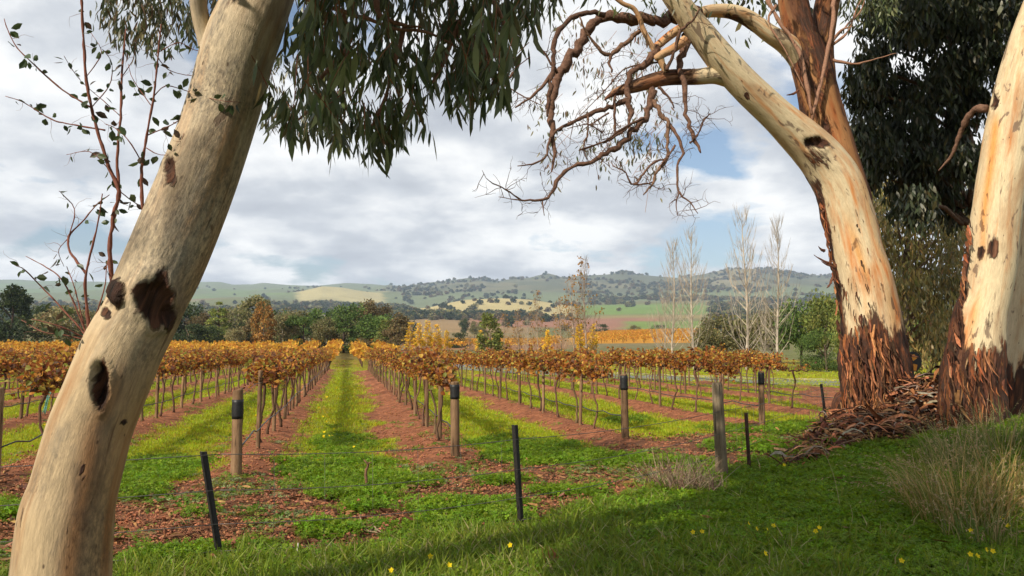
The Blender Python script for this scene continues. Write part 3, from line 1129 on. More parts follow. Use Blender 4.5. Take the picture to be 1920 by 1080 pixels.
def vine_trunk_mesh(i):
    m_ = MB()
    r = np.random.default_rng(100 + i)
    zs = np.linspace(-0.06, HC, 9)
    wob = np.cumsum(r.normal(size=(9, 2)) * 0.022, 0)
    wob -= np.linspace(0, 1, 9)[:, None] * wob[-1]
    p = np.stack([wob[:, 0] + 0.05 * np.sin(zs * 4 + i), wob[:, 1], zs], -1)
    p[-1, :2] = 0
    c_ = jcol((0.115, 0.07, 0.045), 1, .25)[0]
    m_.tube(p, np.array([.045, .032, .027, .026, .024, .026, .027, .031, .035]) * (0.75 + .3 * r.random()), 6, c_, jit=0.35)
    for sgn in (-1, 1):
        n = 8
        y = sgn * np.linspace(0, VS * 0.53, n)
        z = HC + np.concatenate([[0], 0.02 + 0.03 * r.normal(size=n - 1)])
        x = np.concatenate([[0], 0.02 * r.normal(size=n - 1)])
        m_.tube(np.stack([x, y, z], -1), np.linspace(.030, .020, n), 5, c_ * .9, jit=0.5)
        for k_ in range(5):                      # spurs
            yy = sgn * (0.1 + VS * 0.5 * (k_ + .5) / 5)
            b = np.array((0, yy, HC + .02))
            m_.tube([b, b + np.array((r.normal() * .03, r.normal() * .03, .07))], [.016, .010], 4, c_)
    return m_.mesh('vine_trunk', [M_vinewood])


def vine_foliage_mesh(i, n_leaf=480, dens=1.0, top=0.56):
    m_ = MB()
    r = np.random.default_rng(300 + i)
    pos, ax = [], []
    ns = int(32 * dens)
    for s_ in range(ns):
        y0 = (r.random() - 0.5) * VS * 1.08
        b = np.array((r.normal() * .03, y0, HC + .03))
        az = r.random() * 6.283
        out = 0.12 + 0.30 * r.random()
        ht = top * (0.35 + 0.48 * r.random() + (0.32 if r.random() < .12 else 0))
        flop = r.random() < 0.30
        n = 6
        t_ = np.linspace(0, 1, n)[:, None]
        end = np.array((math.cos(az) * out, math.sin(az) * out * 0.8, ht * (0.2 if flop else 1)))
        mid = np.array((math.cos(az) * out * .4, math.sin(az) * out * .3, ht * .7))
        p = b + 2 * t_ * (1 - t_) * mid + t_ ** 2 * end
        if flop:
            p[:, 2] -= t_[:, 0] ** 3 * 0.22
        m_.tube(p, np.linspace(.006, .002, n), 3, (0.19, 0.075, 0.032), 1, cap=False)
        k_ = int(n_leaf / ns * (0.6 + .8 * r.random()))
        tt = r.random(k_) * .95 + .05
        q_ = np.stack([np.interp(tt, t_[:, 0], p[:, a]) for a in range(3)], -1) + r.normal(size=(k_, 3)) * .045
        pos.append(q_)
        ax.append(np.stack([r.normal(size=k_), r.normal(size=k_), -0.55 + 0.5 * r.normal(size=k_)], -1))
    pos, ax = np.vstack(pos), np.vstack(ax)
    n = len(pos)
    m_.leaves(VINE_LEAF, pos, ax, 0.050 + 0.046 * rng.random(n), pick_cols(n, VINE_COLS), width=0.75 + 0.4 * rng.random(n))
    return m_.mesh('vine_foliage', [M_vineleaf, M_twig], smooth=False)


V_TR = [vine_trunk_mesh(i) for i in range(8)]
V_FO = [vine_foliage_mesh(i) for i in range(8)]
V_THIN = [vine_foliage_mesh(20 + i, 60, 0.6, .5) for i in range(2)]
ROWANG = math.atan(SL)        # rows turn left of +Y


def rowpt(c, y):
    return np.array((c - SL * y, y, gz(c - SL * y, y)))


def row_name(i):
    k_ = i - 13               # row 13 is just left of the grassy path, 14 just right of it
    words = {1: 'first', 2: 'second', 3: 'third', 4: 'fourth', 5: 'fifth', 6: 'sixth', 7: 'seventh', 8: 'eighth', 9: 'ninth', 10: 'tenth', 11: 'eleventh', 12: 'twelfth', 13: 'thirteenth', 14: 'fourteenth'}
    if k_ <= 0:
        return '%s row left of the grass path' % words[1 - k_]
    return '%s row right of the grass path' % words[k_]


ORD = ['first', 'second', 'third', 'fourth', 'fifth', 'sixth', 'seventh', 'eighth', 'ninth', 'tenth']
vines, posts = [], []
POST0 = {13: [14.2], 14: [15.6, 18.05, 21.2], 15: [18.55, 22.0, 25.0], 16: [24.6], 12: [], 17: [25.2], 18: [32.0]}
for i, c in enumerate(ROW_C):
    y0, ye = ROW_Y0[i], row_end(c)
    py0 = list(POST0.get(i, []))
    yy = (py0[-1] if py0 else y0) + 3.1
    while yy < ye:
        py0.append(yy)
        yy += 3.1
    for yv in py0:
        posts.append((i, yv))
    y = y0 + (1.9 if i != 13 else 3.6)
    kk = 0
    while y < ye:
        near_p = min([abs(y - q_) for q_ in py0] + [9])
        vines.append((i, y + (0.25 if near_p < .15 else 0) + rng.normal() * .08, kk))
        kk += 1
        y += VS


def in_view(p, m=60):
    px, py, dep = proj(np.array([p]))
    return dep[0] > 1 and -m < px[0] < 1920 + m


vis = [(i, y, kk) for (i, y, kk) in vines if in_view(rowpt(ROW_C[i], y), 70)]
# what shows: nearer first, those behind the big gums last
vis.sort(key=lambda v: v[1] + (60 if proj(np.array([rowpt(ROW_C[v[0]], v[1])]))[0][0] > 1590 else 0))
near_v, far_v = vis[:296], vis[296:]


def thin_at(i, y):
    px = proj(np.array([rowpt(ROW_C[i], y)]))[0][0]
    return px > 1478


for (i, y, kk) in near_v:
    b = rowpt(ROW_C[i], y)
    thin = thin_at(i, y)
    shown = sum(1 for (a, yy_, _) in near_v if a == i and yy_ < y)
    if thin:
        lab = 'nearly leafless vine, %s in the %s' % (ORD[min(shown, 9)], row_name(i))
    elif shown < 9:
        lab = '%s vine from the near end, %s' % (ORD[shown], row_name(i))
    else:
        lab = 'orange leaved vine far along the %s' % row_name(i)
    r_ = root('grape_vine', b, lab, 'grape vine', 'grape vines in the %s' % row_name(i))
    r_.rotation_euler = (0, 0, ROWANG + (math.pi if rng.random() < .5 else 0) + rng.normal() * .03)
    s_ = 0.96 + 0.1 * rng.random()
    r_.scale = (s_, 1, s_)
    link('trunk', V_TR[rng.integers(8)], r_)
    fo = link('foliage', V_THIN[rng.integers(2)] if thin else V_FO[rng.integers(8)], r_)
    if not thin:
        fo.scale = (0.9 + .25 * rng.random(), 1, 0.96 + .08 * rng.random())
pts = np.array([rowpt(ROW_C[i], y) for (i, y, kk) in far_v])
if len(pts):
    rz = np.zeros((len(pts), 3))
    rz[:, 2] = ROWANG
    scatter('distant_vine_foliage', pts, rz, 0.95 + .12 * rng.random(len(pts)), V_FO, 'orange foliage of the farthest vine rows')
    scatter('distant_vine_trunks', pts, rz, np.full(len(pts), 1.0), V_TR, 'dark trunks of the farthest vine rows')


# ---- posts
def post_mesh(name, h, r0, r1, mats, seed, cut=0.0, seg=14, lean_=0.012):
    m_ = MB()
    r = np.random.default_rng(seed)
    n = 12
    z = np.linspace(-0.25, h, n)
    lean = r.normal(size=2) * lean_
    p = np.stack([lean[0] * z, lean[1] * z, z], -1)
    m_.tube(p, np.linspace(r0, r1, n) * (1 + 0.03 * r.normal(size=n)), seg, (.5, .5, .5), cap=False, jit=0.06)
    ring = m_.v[-1][-seg:]
    cen = ring.mean(0)
    top = cen + (ring - cen) * 0.86 + np.array((0, 0, 0.012))
    top[:, 2] += cut * (ring[:, 0] - cen[0]) / r1 * .03
    m_.add(np.vstack([ring, top, top.mean(0) + np.array((0, 0, .003))]),
           [(seg + k_, seg + (k_ + 1) % seg, 2 * seg) for k_ in range(seg)],
           [(k_, (k_ + 1) % seg, seg + (k_ + 1) % seg, seg + k_) for k_ in range(seg)])
    return m_.mesh(name, mats)


P_THIN = [post_mesh('thin_post', 1.20, .042, .038, [M_post], 40 + k_, seg=9) for k_ in range(5)]
posts = [(i, y) for (i, y) in posts if in_view(rowpt(ROW_C[i], y), 20)]
posts.sort(key=lambda v: v[1])
cnt = {}
for (i, y) in posts[:230]:
    k_ = cnt.get(i, 0)
    cnt[i] = k_ + 1
    if k_ < 6:
        lab = '%s thin post along the %s' % (ORD[k_], row_name(i))
    else:
        lab = 'thin wooden post far along the %s' % row_name(i)
    o = link('trellis_post', P_THIN[rng.integers(5)], None, rowpt(ROW_C[i], y))
    o.rotation_euler = (rng.normal() * .015, rng.normal() * .015, rng.random() * 6.28)
    o.scale = (1, 1, 1.0 + 0.05 * rng.normal() + (0.06 if (i == 13 and k_ == 0) else 0))
    tag(o, lab, 'post', 'trellis posts in the %s' % row_name(i))


def tape_mesh(h0, h1, r):
    m_ = MB()
    n = 7
    z = np.linspace(h0, h1, n)
    a = np.linspace(0, 2 * np.pi, 18, endpoint=False)
    zz_ = np.concatenate([[h0 + .001], z, [h1 - .001]])
    rad = np.concatenate([[r - .01], np.full(n, r) * (1 + .008 * rng.normal(size=n)), [r - .01]])
    m_.tube(np.stack([0 * zz_, 0 * zz_, zz_], -1), rad, 18, (.5, .5, .5), cap=False)
    return m_.mesh('tape_band', [M_tape])


END = [(12, 1.20, .062, False, 'wooden end post cut by the left edge of the picture'),
       (13, 1.19, .074, True, 'thick wooden end post with black band beside the leaning dark picket'),
       (14, 1.22, .074, True, 'thick wooden end post with black band right of the grassy path'),
       (15, 1.21, .070, True, 'brown wooden end post with black top in front of the second right row'),
       (16, 1.20, .068, True, 'brown end post with black band right of the tall grey fence post')]
for (i, h, r, band, lab) in END:
    b = rowpt(ROW_C[i], ROW_Y0[i])
    o = root('end_post', b, lab, 'post', 'thick end posts of the vine rows')
    o.rotation_euler = (rng.normal() * .012, rng.normal() * .016, 0)
    link('pole', post_mesh('pole', h, r * 1.05, r * .97, [M_post], 70 + i, cut=1.0 if i == 13 else 0.2, lean_=0.0), o)
    if band:
        z0 = {13: h - .40, 14: h - .27, 15: h - .29, 16: h - .29}[i]
        z1 = {13: h - .13, 14: h - .035, 15: h - .015, 16: h - .02}[i]
        link('tape_band', tape_mesh(z0, z1, r * 1.035 + .003), o)

# ---- wires and drip hose of each row
for i in range(8, 20):
    c = ROW_C[i]
    ya, yb = ROW_Y0[i], min(row_end(c), 70)
    ys = np.arange(ya, yb, 1.55)
    base = np.array([rowpt(c, y) for y in ys])
    m_ = MB()
    p = base + np.array((0.045, 0, HC + .0))
    p[0, 2] = base[0, 2] + 1.1
    m_.tube(p, .0055, 4, (.5, .5, .5))
    o = build('trellis_wire', m_, [M_wire], origin=base[0])
    tag(o, 'steel cordon wire strung along the %s' % row_name(i), 'wire', 'cordon wires of the vine rows')
    m_ = MB()
    ys = np.arange(ya, yb, 0.5)
    base = np.array([rowpt(c, y) for y in ys])
    p = base + np.array((0.06, 0, 0.0))
    t_ = (ys - ya)
    p[:, 2] += 0.40 - 0.03 * np.abs(np.sin(t_ * 2.03)) + 0.01 * np.sin(t_ * 5.1)
    m_.tube(p, .012, 5, (.5, .5, .5))
    o = build('drip_hose', m_, [M_hose], origin=base[0])
    tag(o, 'black drip hose slung low along the %s' % row_name(i), 'hose', 'drip hoses of the vine rows')

# ================================================================== THE OLD GUMS
def gum_limb(path, name, mat, parent, nring=90, seg=40, wounds=(), roughf=None, tintf=None, rad_noise=0.05, cap=True, seed=0.0, lump=0.02):
    """tapering trunk through rows (x, y, half width px, depth); wounds are (x, y, rx, ry, depth m, rim m) on its visible face"""
    pts = []
    for (x, y, hw, d) in path:
        p = P(x, y, d)
        pts.append((*p, hw / FPX * d / math.sqrt(1 + ((x - CX) / FPX) ** 2)))
    cv = catmull(pts, nring)
    p, rad = cv[:, :3], cv[:, 3]
    tan = np.gradient(p, axis=0)
    tan /= np.linalg.norm(tan, axis=1)[:, None]
    seglen = np.concatenate([[0], np.cumsum(np.linalg.norm(np.diff(p, axis=0), axis=1))])
    a = np.linspace(0, 2 * np.pi, seg, endpoint=False)
    x = np.cross(tan[0], (0, 1, 0))
    x /= np.linalg.norm(x)
    V = np.zeros((nring, seg, 3))
    NRM = np.zeros((nring, seg, 3))
    BK = np.zeros((nring, seg, 3))
    for i in range(nring):
        x = x - tan[i] * np.dot(x, tan[i])
        x /= np.linalg.norm(x)
        yv = np.cross(tan[i], x)
        nr = np.cos(a)[:, None] * x + np.sin(a)[:, None] * yv
        NRM[i] = nr
        V[i] = p[i] + nr * rad[i]
        BK[i] = np.stack([np.cos(a) * rad[i], np.sin(a) * rad[i], np.full(seg, seglen[i])], -1)
    V, NRM, BK = V.reshape(-1, 3), NRM.reshape(-1, 3), BK.reshape(-1, 3) + seed
    RD = np.repeat(rad, seg)
    disp = (fbm(BK * np.array((1.7, 1.7, 0.9)), 4) - 0.5) * 2 * rad_noise * RD + (fbm(BK * np.array((7, 7, 2.2)), 3) - 0.5) * 2 * lump * RD
    px, py, dep = proj(V)
    face = (NRM[:, 1] < 0.15)
    wv = np.zeros(len(V))
    for (wx, wy, rx, ry, dp, rim) in wounds:
        e = np.sqrt(((px - wx) / rx) ** 2 + ((py - wy) / ry) ** 2) + (fbm(BK * np.array((9, 9, 6)), 3) - .5) * 1.3
        w = (1 - sstep(0.55, 1.0, e)) * face
        disp -= w * dp
        disp += rim * np.exp(-((e - 1.15) / 0.22) ** 2) * face
        wv = np.maximum(wv, (1 - sstep(0.55, 1.35, e)) * face)
    rough = roughf(px, py, BK, NRM) if roughf else np.zeros(len(V))
    disp += np.clip(rough, 0, 1) * (fbm(BK * np.array((9, 9, 2.0)), 4) - 0.42) * 0.34 * RD
    V = V + NRM * disp[:, None]
    tint = tintf(px, py, BK, NRM) if tintf else np.ones((len(V), 3))
    m_ = MB()
    aa = np.arange(nring - 1)[:, None] * seg + np.arange(seg)
    bb = np.arange(nring - 1)[:, None] * seg + (np.arange(seg) + 1) % seg
    Qd = np.stack([aa, bb, bb + seg, aa + seg], -1).reshape(-1, 4)
    T = None
    if cap:
        V = np.vstack([V, p[-1] + tan[-1] * rad[-1] * .4])
        BK = np.vstack([BK, BK[-1]])
        rough = np.append(rough, rough[-1])
        wv = np.append(wv, 0.0)
        tint = np.vstack([tint, tint[-1]])
        s_ = np.arange(seg)
        T = np.stack([np.full(seg, nring * seg), (nring - 1) * seg + s_, (nring - 1) * seg + (s_ + 1) % seg], -1)
    m_.add(V, T, Qd, tint)
    return build(name, m_, [mat], parent, attrs={'bk': ('FLOAT_VECTOR', BK), 'rough': ('FLOAT', rough), 'wound': ('FLOAT', wv)})


def poly(pts, d, z4=None):
    """pixel polyline -> world points; depth may be number or list"""
    ds = np.interp(np.linspace(0, 1, len(pts)), np.linspace(0, 1, len(np.atleast_1d(d))), np.atleast_1d(d))
    return np.array([P(x, y, dd) for (x, y), dd in zip(pts, ds)])


def wob_tube(m_, pts, w, col, seg=7, sub=6, kink=0.25, mslot=0):
    """gnarled branch: pts world, w world radii"""
    p = np.column_stack([pts, w])
    n = max(4, sub * (len(p) - 1))
    cv = catmull(p, n)
    L_ = np.linalg.norm(np.diff(cv[:, :3], axis=0), axis=1).sum()
    j = rng.normal(size=(n, 3)) * np.maximum(cv[:, 3:4], .004) * kink
    j[0] = 0
    cv[:, :3] += j
    m_.tube(cv[:, :3], np.maximum(cv[:, 3], .0015) * (1 + .12 * rng.normal(size=n)), seg, col, mslot, jit=.25)
    return cv


def twigs(m_, cv, n, ln, r, col, depth=2, up=0.0, mslot=0, start=0.25, collect=None):
    """crooked side twigs from a branch curve, with twigs of their own"""
    for k_ in range(n):
        i = int((start + (1 - start) * rng.random()) * (len(cv) - 1))
        b = cv[i, :3]
        d = rng.normal(size=3) * np.array((1, .7, 1))
        d[2] += up
        d /= np.linalg.norm(d)
        m = 5
        steps = [b]
        for s_ in range(m):
            d = d + rng.normal(size=3) * .33
            d[2] += up * .15
            d /= np.linalg.norm(d)
            steps.append(steps[-1] + d * ln * (0.6 + .8 * rng.random()) / m)
        st = np.array(steps)
        rad = np.linspace(r, r * .35, len(st))
        m_.tube(st, rad, 4, col, mslot, cap=False)
        c2 = np.column_stack([st, rad])
        if collect is not None:
            collect.append(st[-1])
        if depth > 1:
            twigs(m_, c2, 2, ln * .6, r * .6, col, depth - 1, up, mslot, .3, collect)


GUMC = [((0.095, 0.120, 0.045), 5), ((0.060, 0.080, 0.032), 4), ((0.17, 0.19, 0.085), 3), ((0.13, 0.12, 0.045), 1)]
GUMC_BROWN = [((0.075, 0.085, 0.035), 4), ((0.12, 0.105, 0.045), 3), ((0.14, 0.085, 0.045), 1), ((0.05, 0.065, 0.03), 3)]

# ------------------------------------------------------------------ leaning gum at the left
base = P(112, 1215, 5.0)
base[2] = gz(base[0], base[1])
gumL = root('gum_tree', base, 'pale smooth barked gum leaning right across the left foreground', 'tree')
WL = [(294, 566, 34, 44, .05, .026), (302, 532, 14, 26, .02, .0), (316, 600, 13, 24, .015, .0), (262, 548, 9, 13, .015, .012), (186, 718, 17, 54, .10, .020), (232, 792, 6, 8, .012, .006), (318, 322, 12, 26, .025, .01), (128, 1010, 3, 24, .006, .0),
      (154, 880, 3, 20, .006, .0), (200, 590, 9, 12, .01, .004), (222, 550, 12, 26, -.05, .0)]


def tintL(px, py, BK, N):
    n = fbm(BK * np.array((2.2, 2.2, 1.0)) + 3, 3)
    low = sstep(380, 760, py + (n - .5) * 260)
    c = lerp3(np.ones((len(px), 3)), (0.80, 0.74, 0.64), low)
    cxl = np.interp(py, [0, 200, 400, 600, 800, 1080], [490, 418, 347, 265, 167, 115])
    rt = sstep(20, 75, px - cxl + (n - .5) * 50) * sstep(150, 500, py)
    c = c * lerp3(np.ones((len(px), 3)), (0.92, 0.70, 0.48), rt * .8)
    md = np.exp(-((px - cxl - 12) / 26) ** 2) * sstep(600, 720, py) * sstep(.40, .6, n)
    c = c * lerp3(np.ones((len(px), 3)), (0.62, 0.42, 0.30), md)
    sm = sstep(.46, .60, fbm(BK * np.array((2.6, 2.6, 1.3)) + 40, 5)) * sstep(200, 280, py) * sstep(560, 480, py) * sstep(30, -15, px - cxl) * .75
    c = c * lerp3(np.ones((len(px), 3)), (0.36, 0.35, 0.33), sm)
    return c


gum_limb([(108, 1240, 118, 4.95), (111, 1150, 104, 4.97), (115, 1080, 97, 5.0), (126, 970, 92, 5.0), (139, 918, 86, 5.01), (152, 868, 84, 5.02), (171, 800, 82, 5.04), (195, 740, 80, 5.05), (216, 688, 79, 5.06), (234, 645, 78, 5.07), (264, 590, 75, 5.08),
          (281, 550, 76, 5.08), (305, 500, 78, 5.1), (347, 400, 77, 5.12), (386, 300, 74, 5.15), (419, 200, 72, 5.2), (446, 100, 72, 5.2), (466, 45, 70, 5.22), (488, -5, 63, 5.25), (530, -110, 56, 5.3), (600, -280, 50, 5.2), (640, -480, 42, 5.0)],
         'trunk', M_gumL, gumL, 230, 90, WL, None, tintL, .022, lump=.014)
gum_limb([(402, 105, 30, 5.18), (388, 72, 20, 5.15), (376, 30, 17.5, 5.1), (371, -10, 17, 5.05), (372, -80, 15, 5.0), (350, -220, 13, 4.8), (300, -360, 10, 4.4)], 'limb', M_gumL, gumL, 40, 20, [(392, 84, 13, 10, .01, .0)], None, None, .03, seed=4.0)

# crown above, out over the bank: it and the hanging sprays shade the grass below
m_ = MB()
top = P(600, -280, 5.2)
lvc = MB()
for (cx_, cy_, cz_, rr_, nn_) in ((-1.6, 3.3, 6.0, 1.5, 5200), (2.0, 4.2, 7.2, 1.6, 4200), (-2.0, 1.7, 5.6, 1.5, 5200), (2.6, 4.6, 7.6, 1.5, 3000), (-1.6, 4.6, 8.2, 1.6, 4000), (-3.3, 2.0, 5.3, 0.95, 2600), (0.2, 4.4, 6.6, 1.2, 3000), (-2.1, 4.9, 6.6, 0.8, 1800), (-1.0, 1.6, 4.9, 1.2, 2600)):
    SHC = np.array((cx_, cy_, cz_))
    wob_tube(m_, np.array([top, top * .6 + SHC * .4 + (0, 0, .4), SHC]), [.13, .09, .05], (0.42, 0.36, 0.27), 8)
    for k_ in range(12):
        v = rng.normal(size=3)
        v /= np.linalg.norm(v)
        e = SHC + v * rr_ * (0.5 + .5 * rng.random())
        s_ = SHC + rng.normal(size=3) * .3
        wob_tube(m_, np.array([s_, (s_ + e) / 2 + rng.normal(size=3) * .2, e]), [.03, .02, .007], (0.2, 0.12, 0.08), 5, 4)
    v = rng.normal(size=(nn_, 3))
    v /= np.linalg.norm(v, axis=1)[:, None]
    cp = SHC + v * rr_ * (rng.random(nn_) ** 0.4)[:, None]
    lim = CAMH + (HORIZ + 40) / FPX * np.maximum(cp[:, 1], .1) + .1        # the crown stops above the sight line to the clouds
    cp[:, 2] = np.where(cp[:, 2] < lim, lim + .3 * rng.random(nn_), cp[:, 2])
    lvc.leaves(GUM_LEAF, cp, np.stack([rng.normal(size=nn_) * .4, rng.normal(size=nn_) * .4, -np.ones(nn_)], -1), 0.15 + .09 * rng.random(nn_), pick_cols(nn_, GUMC), width=2.3)
build('branch', m_, [M_dead], gumL)
o = build('crown', lvc, [M_gumleaf], gumL, smooth=False, kind='stuff')

# hanging sprays of long leaves across the top
HANG = L((486, 200), (505, 225), (520, 260), (545, 305), (590, 318), (640, 352), (690, 335), (745, 322), (762, 285), (800, 300), (822, 288), (850, 262), (885, 255), (900, 228), (950, 232), (962, 160), (1000, 150), (1030, 95), (1075, 50))
tw = MB()
lv = MB()
LP, LA, LS, LC = [], [], [], []


def spray(x, y, d, npx, rise, leaf, cols, nl, spread=1.0, twr=.0035):
    """a drooping twig ending at pixel (x, y) with hanging leaves"""
    e = P(x, y, d)
    u = d / FPX
    dx = rng.normal() * 45 * spread
    m1 = P(x + dx * .5, y - rise * .55, d + rng.normal() * .12)
    s_ = P(x + dx, y - rise, d + rng.normal() * .2)
    cv = catmull(np.array([s_, m1, e]), 9)
    tw.tube(cv, np.linspace(twr, twr * .4, 9), 3, jcol((0.26, 0.10, 0.055), 1, .3)[0], cap=False)
    t_ = 0.15 + .85 * rng.random(nl)
    b = np.stack([np.interp(t_, np.linspace(0, 1, 9), cv[:, a]) for a in range(3)], -1) + rng.normal(size=(nl, 3)) * .012
    ax = np.stack([rng.normal(size=nl) * .34, rng.normal(size=nl) * .34, -np.ones(nl)], -1)
    LP.append(b)
    LA.append(ax)
    LS.append(leaf * (0.6 + .6 * rng.random(nl)))
    LC.append(pick_cols(nl, cols))


k_ = 0
while k_ < 68:
    x = 515 + 555 * rng.random()
    yb = np.interp(x, HANG[:, 0], HANG[:, 1])
    y = yb - 30 - (yb + 60) * rng.random() ** 1.1
    wgt = np.interp(x, [485, 540, 600, 700, 880, 960, 1080], [.4, .55, .7, .95, 1, .85, .6])
    if rng.random() > wgt:
        continue
    d_ = 4.2 + 1.7 * rng.random()
    wl = rng.random() < .3
    for q_ in range(int(3 + 4 * rng.random())):
        xx_ = x + rng.normal() * 24
        yy_ = min(y + rng.normal() * 26, np.interp(xx_, HANG[:, 0], HANG[:, 1]) - 25)
        spray(xx_, yy_ - 25, d_ + rng.normal() * .15, 9, 70 + 60 * rng.random(), 0.12 + .09 * rng.random(), GUMC, 10, .6)
    k_ += 1
for k_ in range(40):                                     # lower fringe follows the ragged edge
    x = 500 + 480 * rng.random()
    y = np.interp(x, HANG[:, 0], HANG[:, 1])
    spray(x, y - 48 - 12 * rng.random(), 4.4 + .8 * rng.random(), 6, 90, 0.175, GUMC, 6)
for (x, y) in [(925, 205), (940, 218), (950, 222), (955, 228), (900, 190)]:
    spray(x, y - 40, 4.6, 5, 60, 0.15, GUMC, 5, .6)
hp, ha, hs, hc = map(np.concatenate, (LP, LA, LS, LC))
n_vis = 130                                              # the largest leaves are parts of their own
order = np.argsort(-hs / hp[:, 1])
lv.leaves(GUM_LEAF, hp[order[n_vis:]], ha[order[n_vis:]], hs[order[n_vis:]], hc[order[n_vis:]], width=0.85 + .4 * rng.random(len(order) - n_vis))
LEAFM = []
for k_ in range(8):
    q_ = MB()
    q_.leaves(GUM_LEAF, np.zeros((1, 3)), np.array([(0, .05, -1.0)]), 1.0, pick_cols(1, GUMC), width=1.15)
    LEAFM.append(q_.mesh('gum_leaf', [M_gumleaf], smooth=False))
lowfol = build('twig', tw, [M_twig], gumL, kind='stuff')


def place_leaf(pos, ax, s_, meshes, parent, rollr=True):
    o = bpy.data.objects.new('leaf', meshes[rng.integers(len(meshes))])
    COL.objects.link(o)
    o.parent = parent
    v = Vector(ax).normalized()
    q_ = Vector((0, 0, -1)).rotation_difference(v)
    o.rotation_mode = 'QUATERNION'
    from mathutils import Quaternion
    o.rotation_quaternion = q_ @ Quaternion((0, 0, 1), rng.random() * 6.28)
    o.location = Vector(pos) - Vector(ORG[parent.name])
    o.scale = (s_, s_, s_)
    return o


for k_ in order[:n_vis]:
    place_leaf(hp[k_], ha[k_], hs[k_], LEAFM, gumL)
# finer, farther foliage behind the trunk (top left and right of the trunk)
LP, LA, LS, LC = [], [], [], []
for k_ in range(230):
    x = 195 + 215 * rng.random()
    y = -60 + 170 * rng.random()
    lim = np.interp(x, [195, 215, 260, 300, 340, 400], [45, 92, 112, 100, 108, 80])
    if y > lim:
        continue
    spray(x, y, 8.5 + 1.5 * rng.random(), 8, 45, .15, GUMC_BROWN, 11, .7, .004)
for k_ in range(70):
    x = 492 + 120 * rng.random()
    y = 120 + 130 * rng.random() ** .8
    spray(x, y, 9 + rng.random(), 8, 45, .15, GUMC_BROWN, 8, .7, .004)
fp, fa, fs, fc = map(np.concatenate, (LP, LA, LS, LC))
lv.leaves(GUM_LEAF, fp, fa, fs, fc, width=1.0)
tw2 = MB()
for pts_ in ([(470, -60), (560, -10), (640, 20), (705, 40), (740, 55), (800, 60), (860, 90)], [(640, 20), (655, 80), (600, 150), (585, 200), (540, 240)], [(705, 0), (715, 30), (760, 48), (790, 50)],
             [(860, 40), (830, 120), (800, 170)], [(900, -30), (940, 30), (960, 90)], [(760, 48), (740, 120), (720, 190), (690, 250)]):
    wob_tube(tw2, poly(pts_, [5.0, 4.9]), np.linspace(.020, .006, len(pts_)), (0.24, 0.12, 0.075), 6, 5, .2)
build('branch', tw2, [M_twig], gumL)
build('foliage', lv, [M_gumleaf], gumL, smooth=False, kind='stuff')

# epicormic shoots on the lean side, each leaf of their own
OV = []
for k_ in range(7):
    q_ = MB()
    q_.leaves(OVAL_LEAF, np.zeros((1, 3)), np.array([(0, .05, -1.0)]), 1.0, pick_cols(1, [((0.050, 0.075, 0.030), 4), ((0.08, 0.10, 0.04), 1), ((0.085, 0.05, 0.033), 1)]), width=0.9)
    OV.append(q_.mesh('oval_leaf', [M_gumleaf], smooth=False))
SH_UP = [([(225, 560), (209, 520), (206, 456), (213, 404), (223, 358), (207, 321), (187, 259), (171, 202), (161, 145), (156, 67), (153, 0), (150, -40)], 5.0, 2.0),
         ([(223, 358), (220, 290), (226, 218), (228, 145), (233, 83), (236, 55)], 3.4, 1.2),
         ([(197, 244), (150, 236), (100, 225), (62, 203), (40, 190), (10, 180)], 1.7, .7),
         ([(171, 202), (114, 166), (67, 124), (31, 88), (12, 50), (8, 35)], 1.7, .7),
         ([(223, 358), (260, 384), (280, 379)], 1.2, .8), ([(171, 202), (205, 160), (210, 120), (195, 95)], 1.1, .6), ([(161, 145), (190, 100), (170, 60)], 1.0, .5),
         ([(207, 321), (170, 285), (125, 290)], 1.0, .5), ([(226, 218), (195, 190), (150, 150), (120, 105)], 1.0, .5), ([(228, 145), (250, 110), (255, 70)], 1.0, .5)]
SH_MID = [([(282, 416), (268, 388), (266, 311), (275, 254), (288, 181), (297, 98), (302, 45)], 3.6, 1.2), ([(264, 301), (240, 262), (215, 240), (197, 232)], 1.3, .6), ([(288, 181), (311, 161), (352, 171), (404, 187), (451, 192)], 1.1, .5),
          ([(275, 254), (320, 235), (350, 215), (372, 190)], 1.2, .5), ([(297, 98), (335, 80), (370, 95), (410, 85)], 1.0, .5), ([(270, 275), (300, 290), (330, 285), (345, 250)], 1.0, .5), ([(297, 110), (315, 130), (345, 140), (395, 145)], 1.0, .5),
          ([(285, 200), (250, 150), (240, 120)], 1.0, .5)]
SH_LOW = [([(168, 632), (161, 560), (161, 513), (181, 430), (192, 363)], 3.6, 1.0), ([(161, 513), (132, 472), (130, 441), (155, 415), (181, 384), (205, 365)], 2.6, .8), ([(130, 441), (140, 394), (118, 365), (111, 358)], 1.2, .6),
          ([(165, 634), (120, 582), (75, 535), (45, 505), (28, 498)], 1.8, .7), ([(165, 634), (135, 560), (112, 520), (85, 500), (48, 480)], 1.8, .7), ([(165, 636), (120, 615), (90, 605), (60, 598)], 1.5, .7),
          ([(165, 638), (120, 628), (80, 622), (40, 600)], 1.2, .6), ([(163, 634), (150, 580), (140, 540), (125, 500)], 1.6, .7), ([(165, 632), (180, 590), (196, 540), (200, 500), (205, 480)], 1.8, .7), ([(130, 445), (110, 470), (120, 500)], .9, .5)]
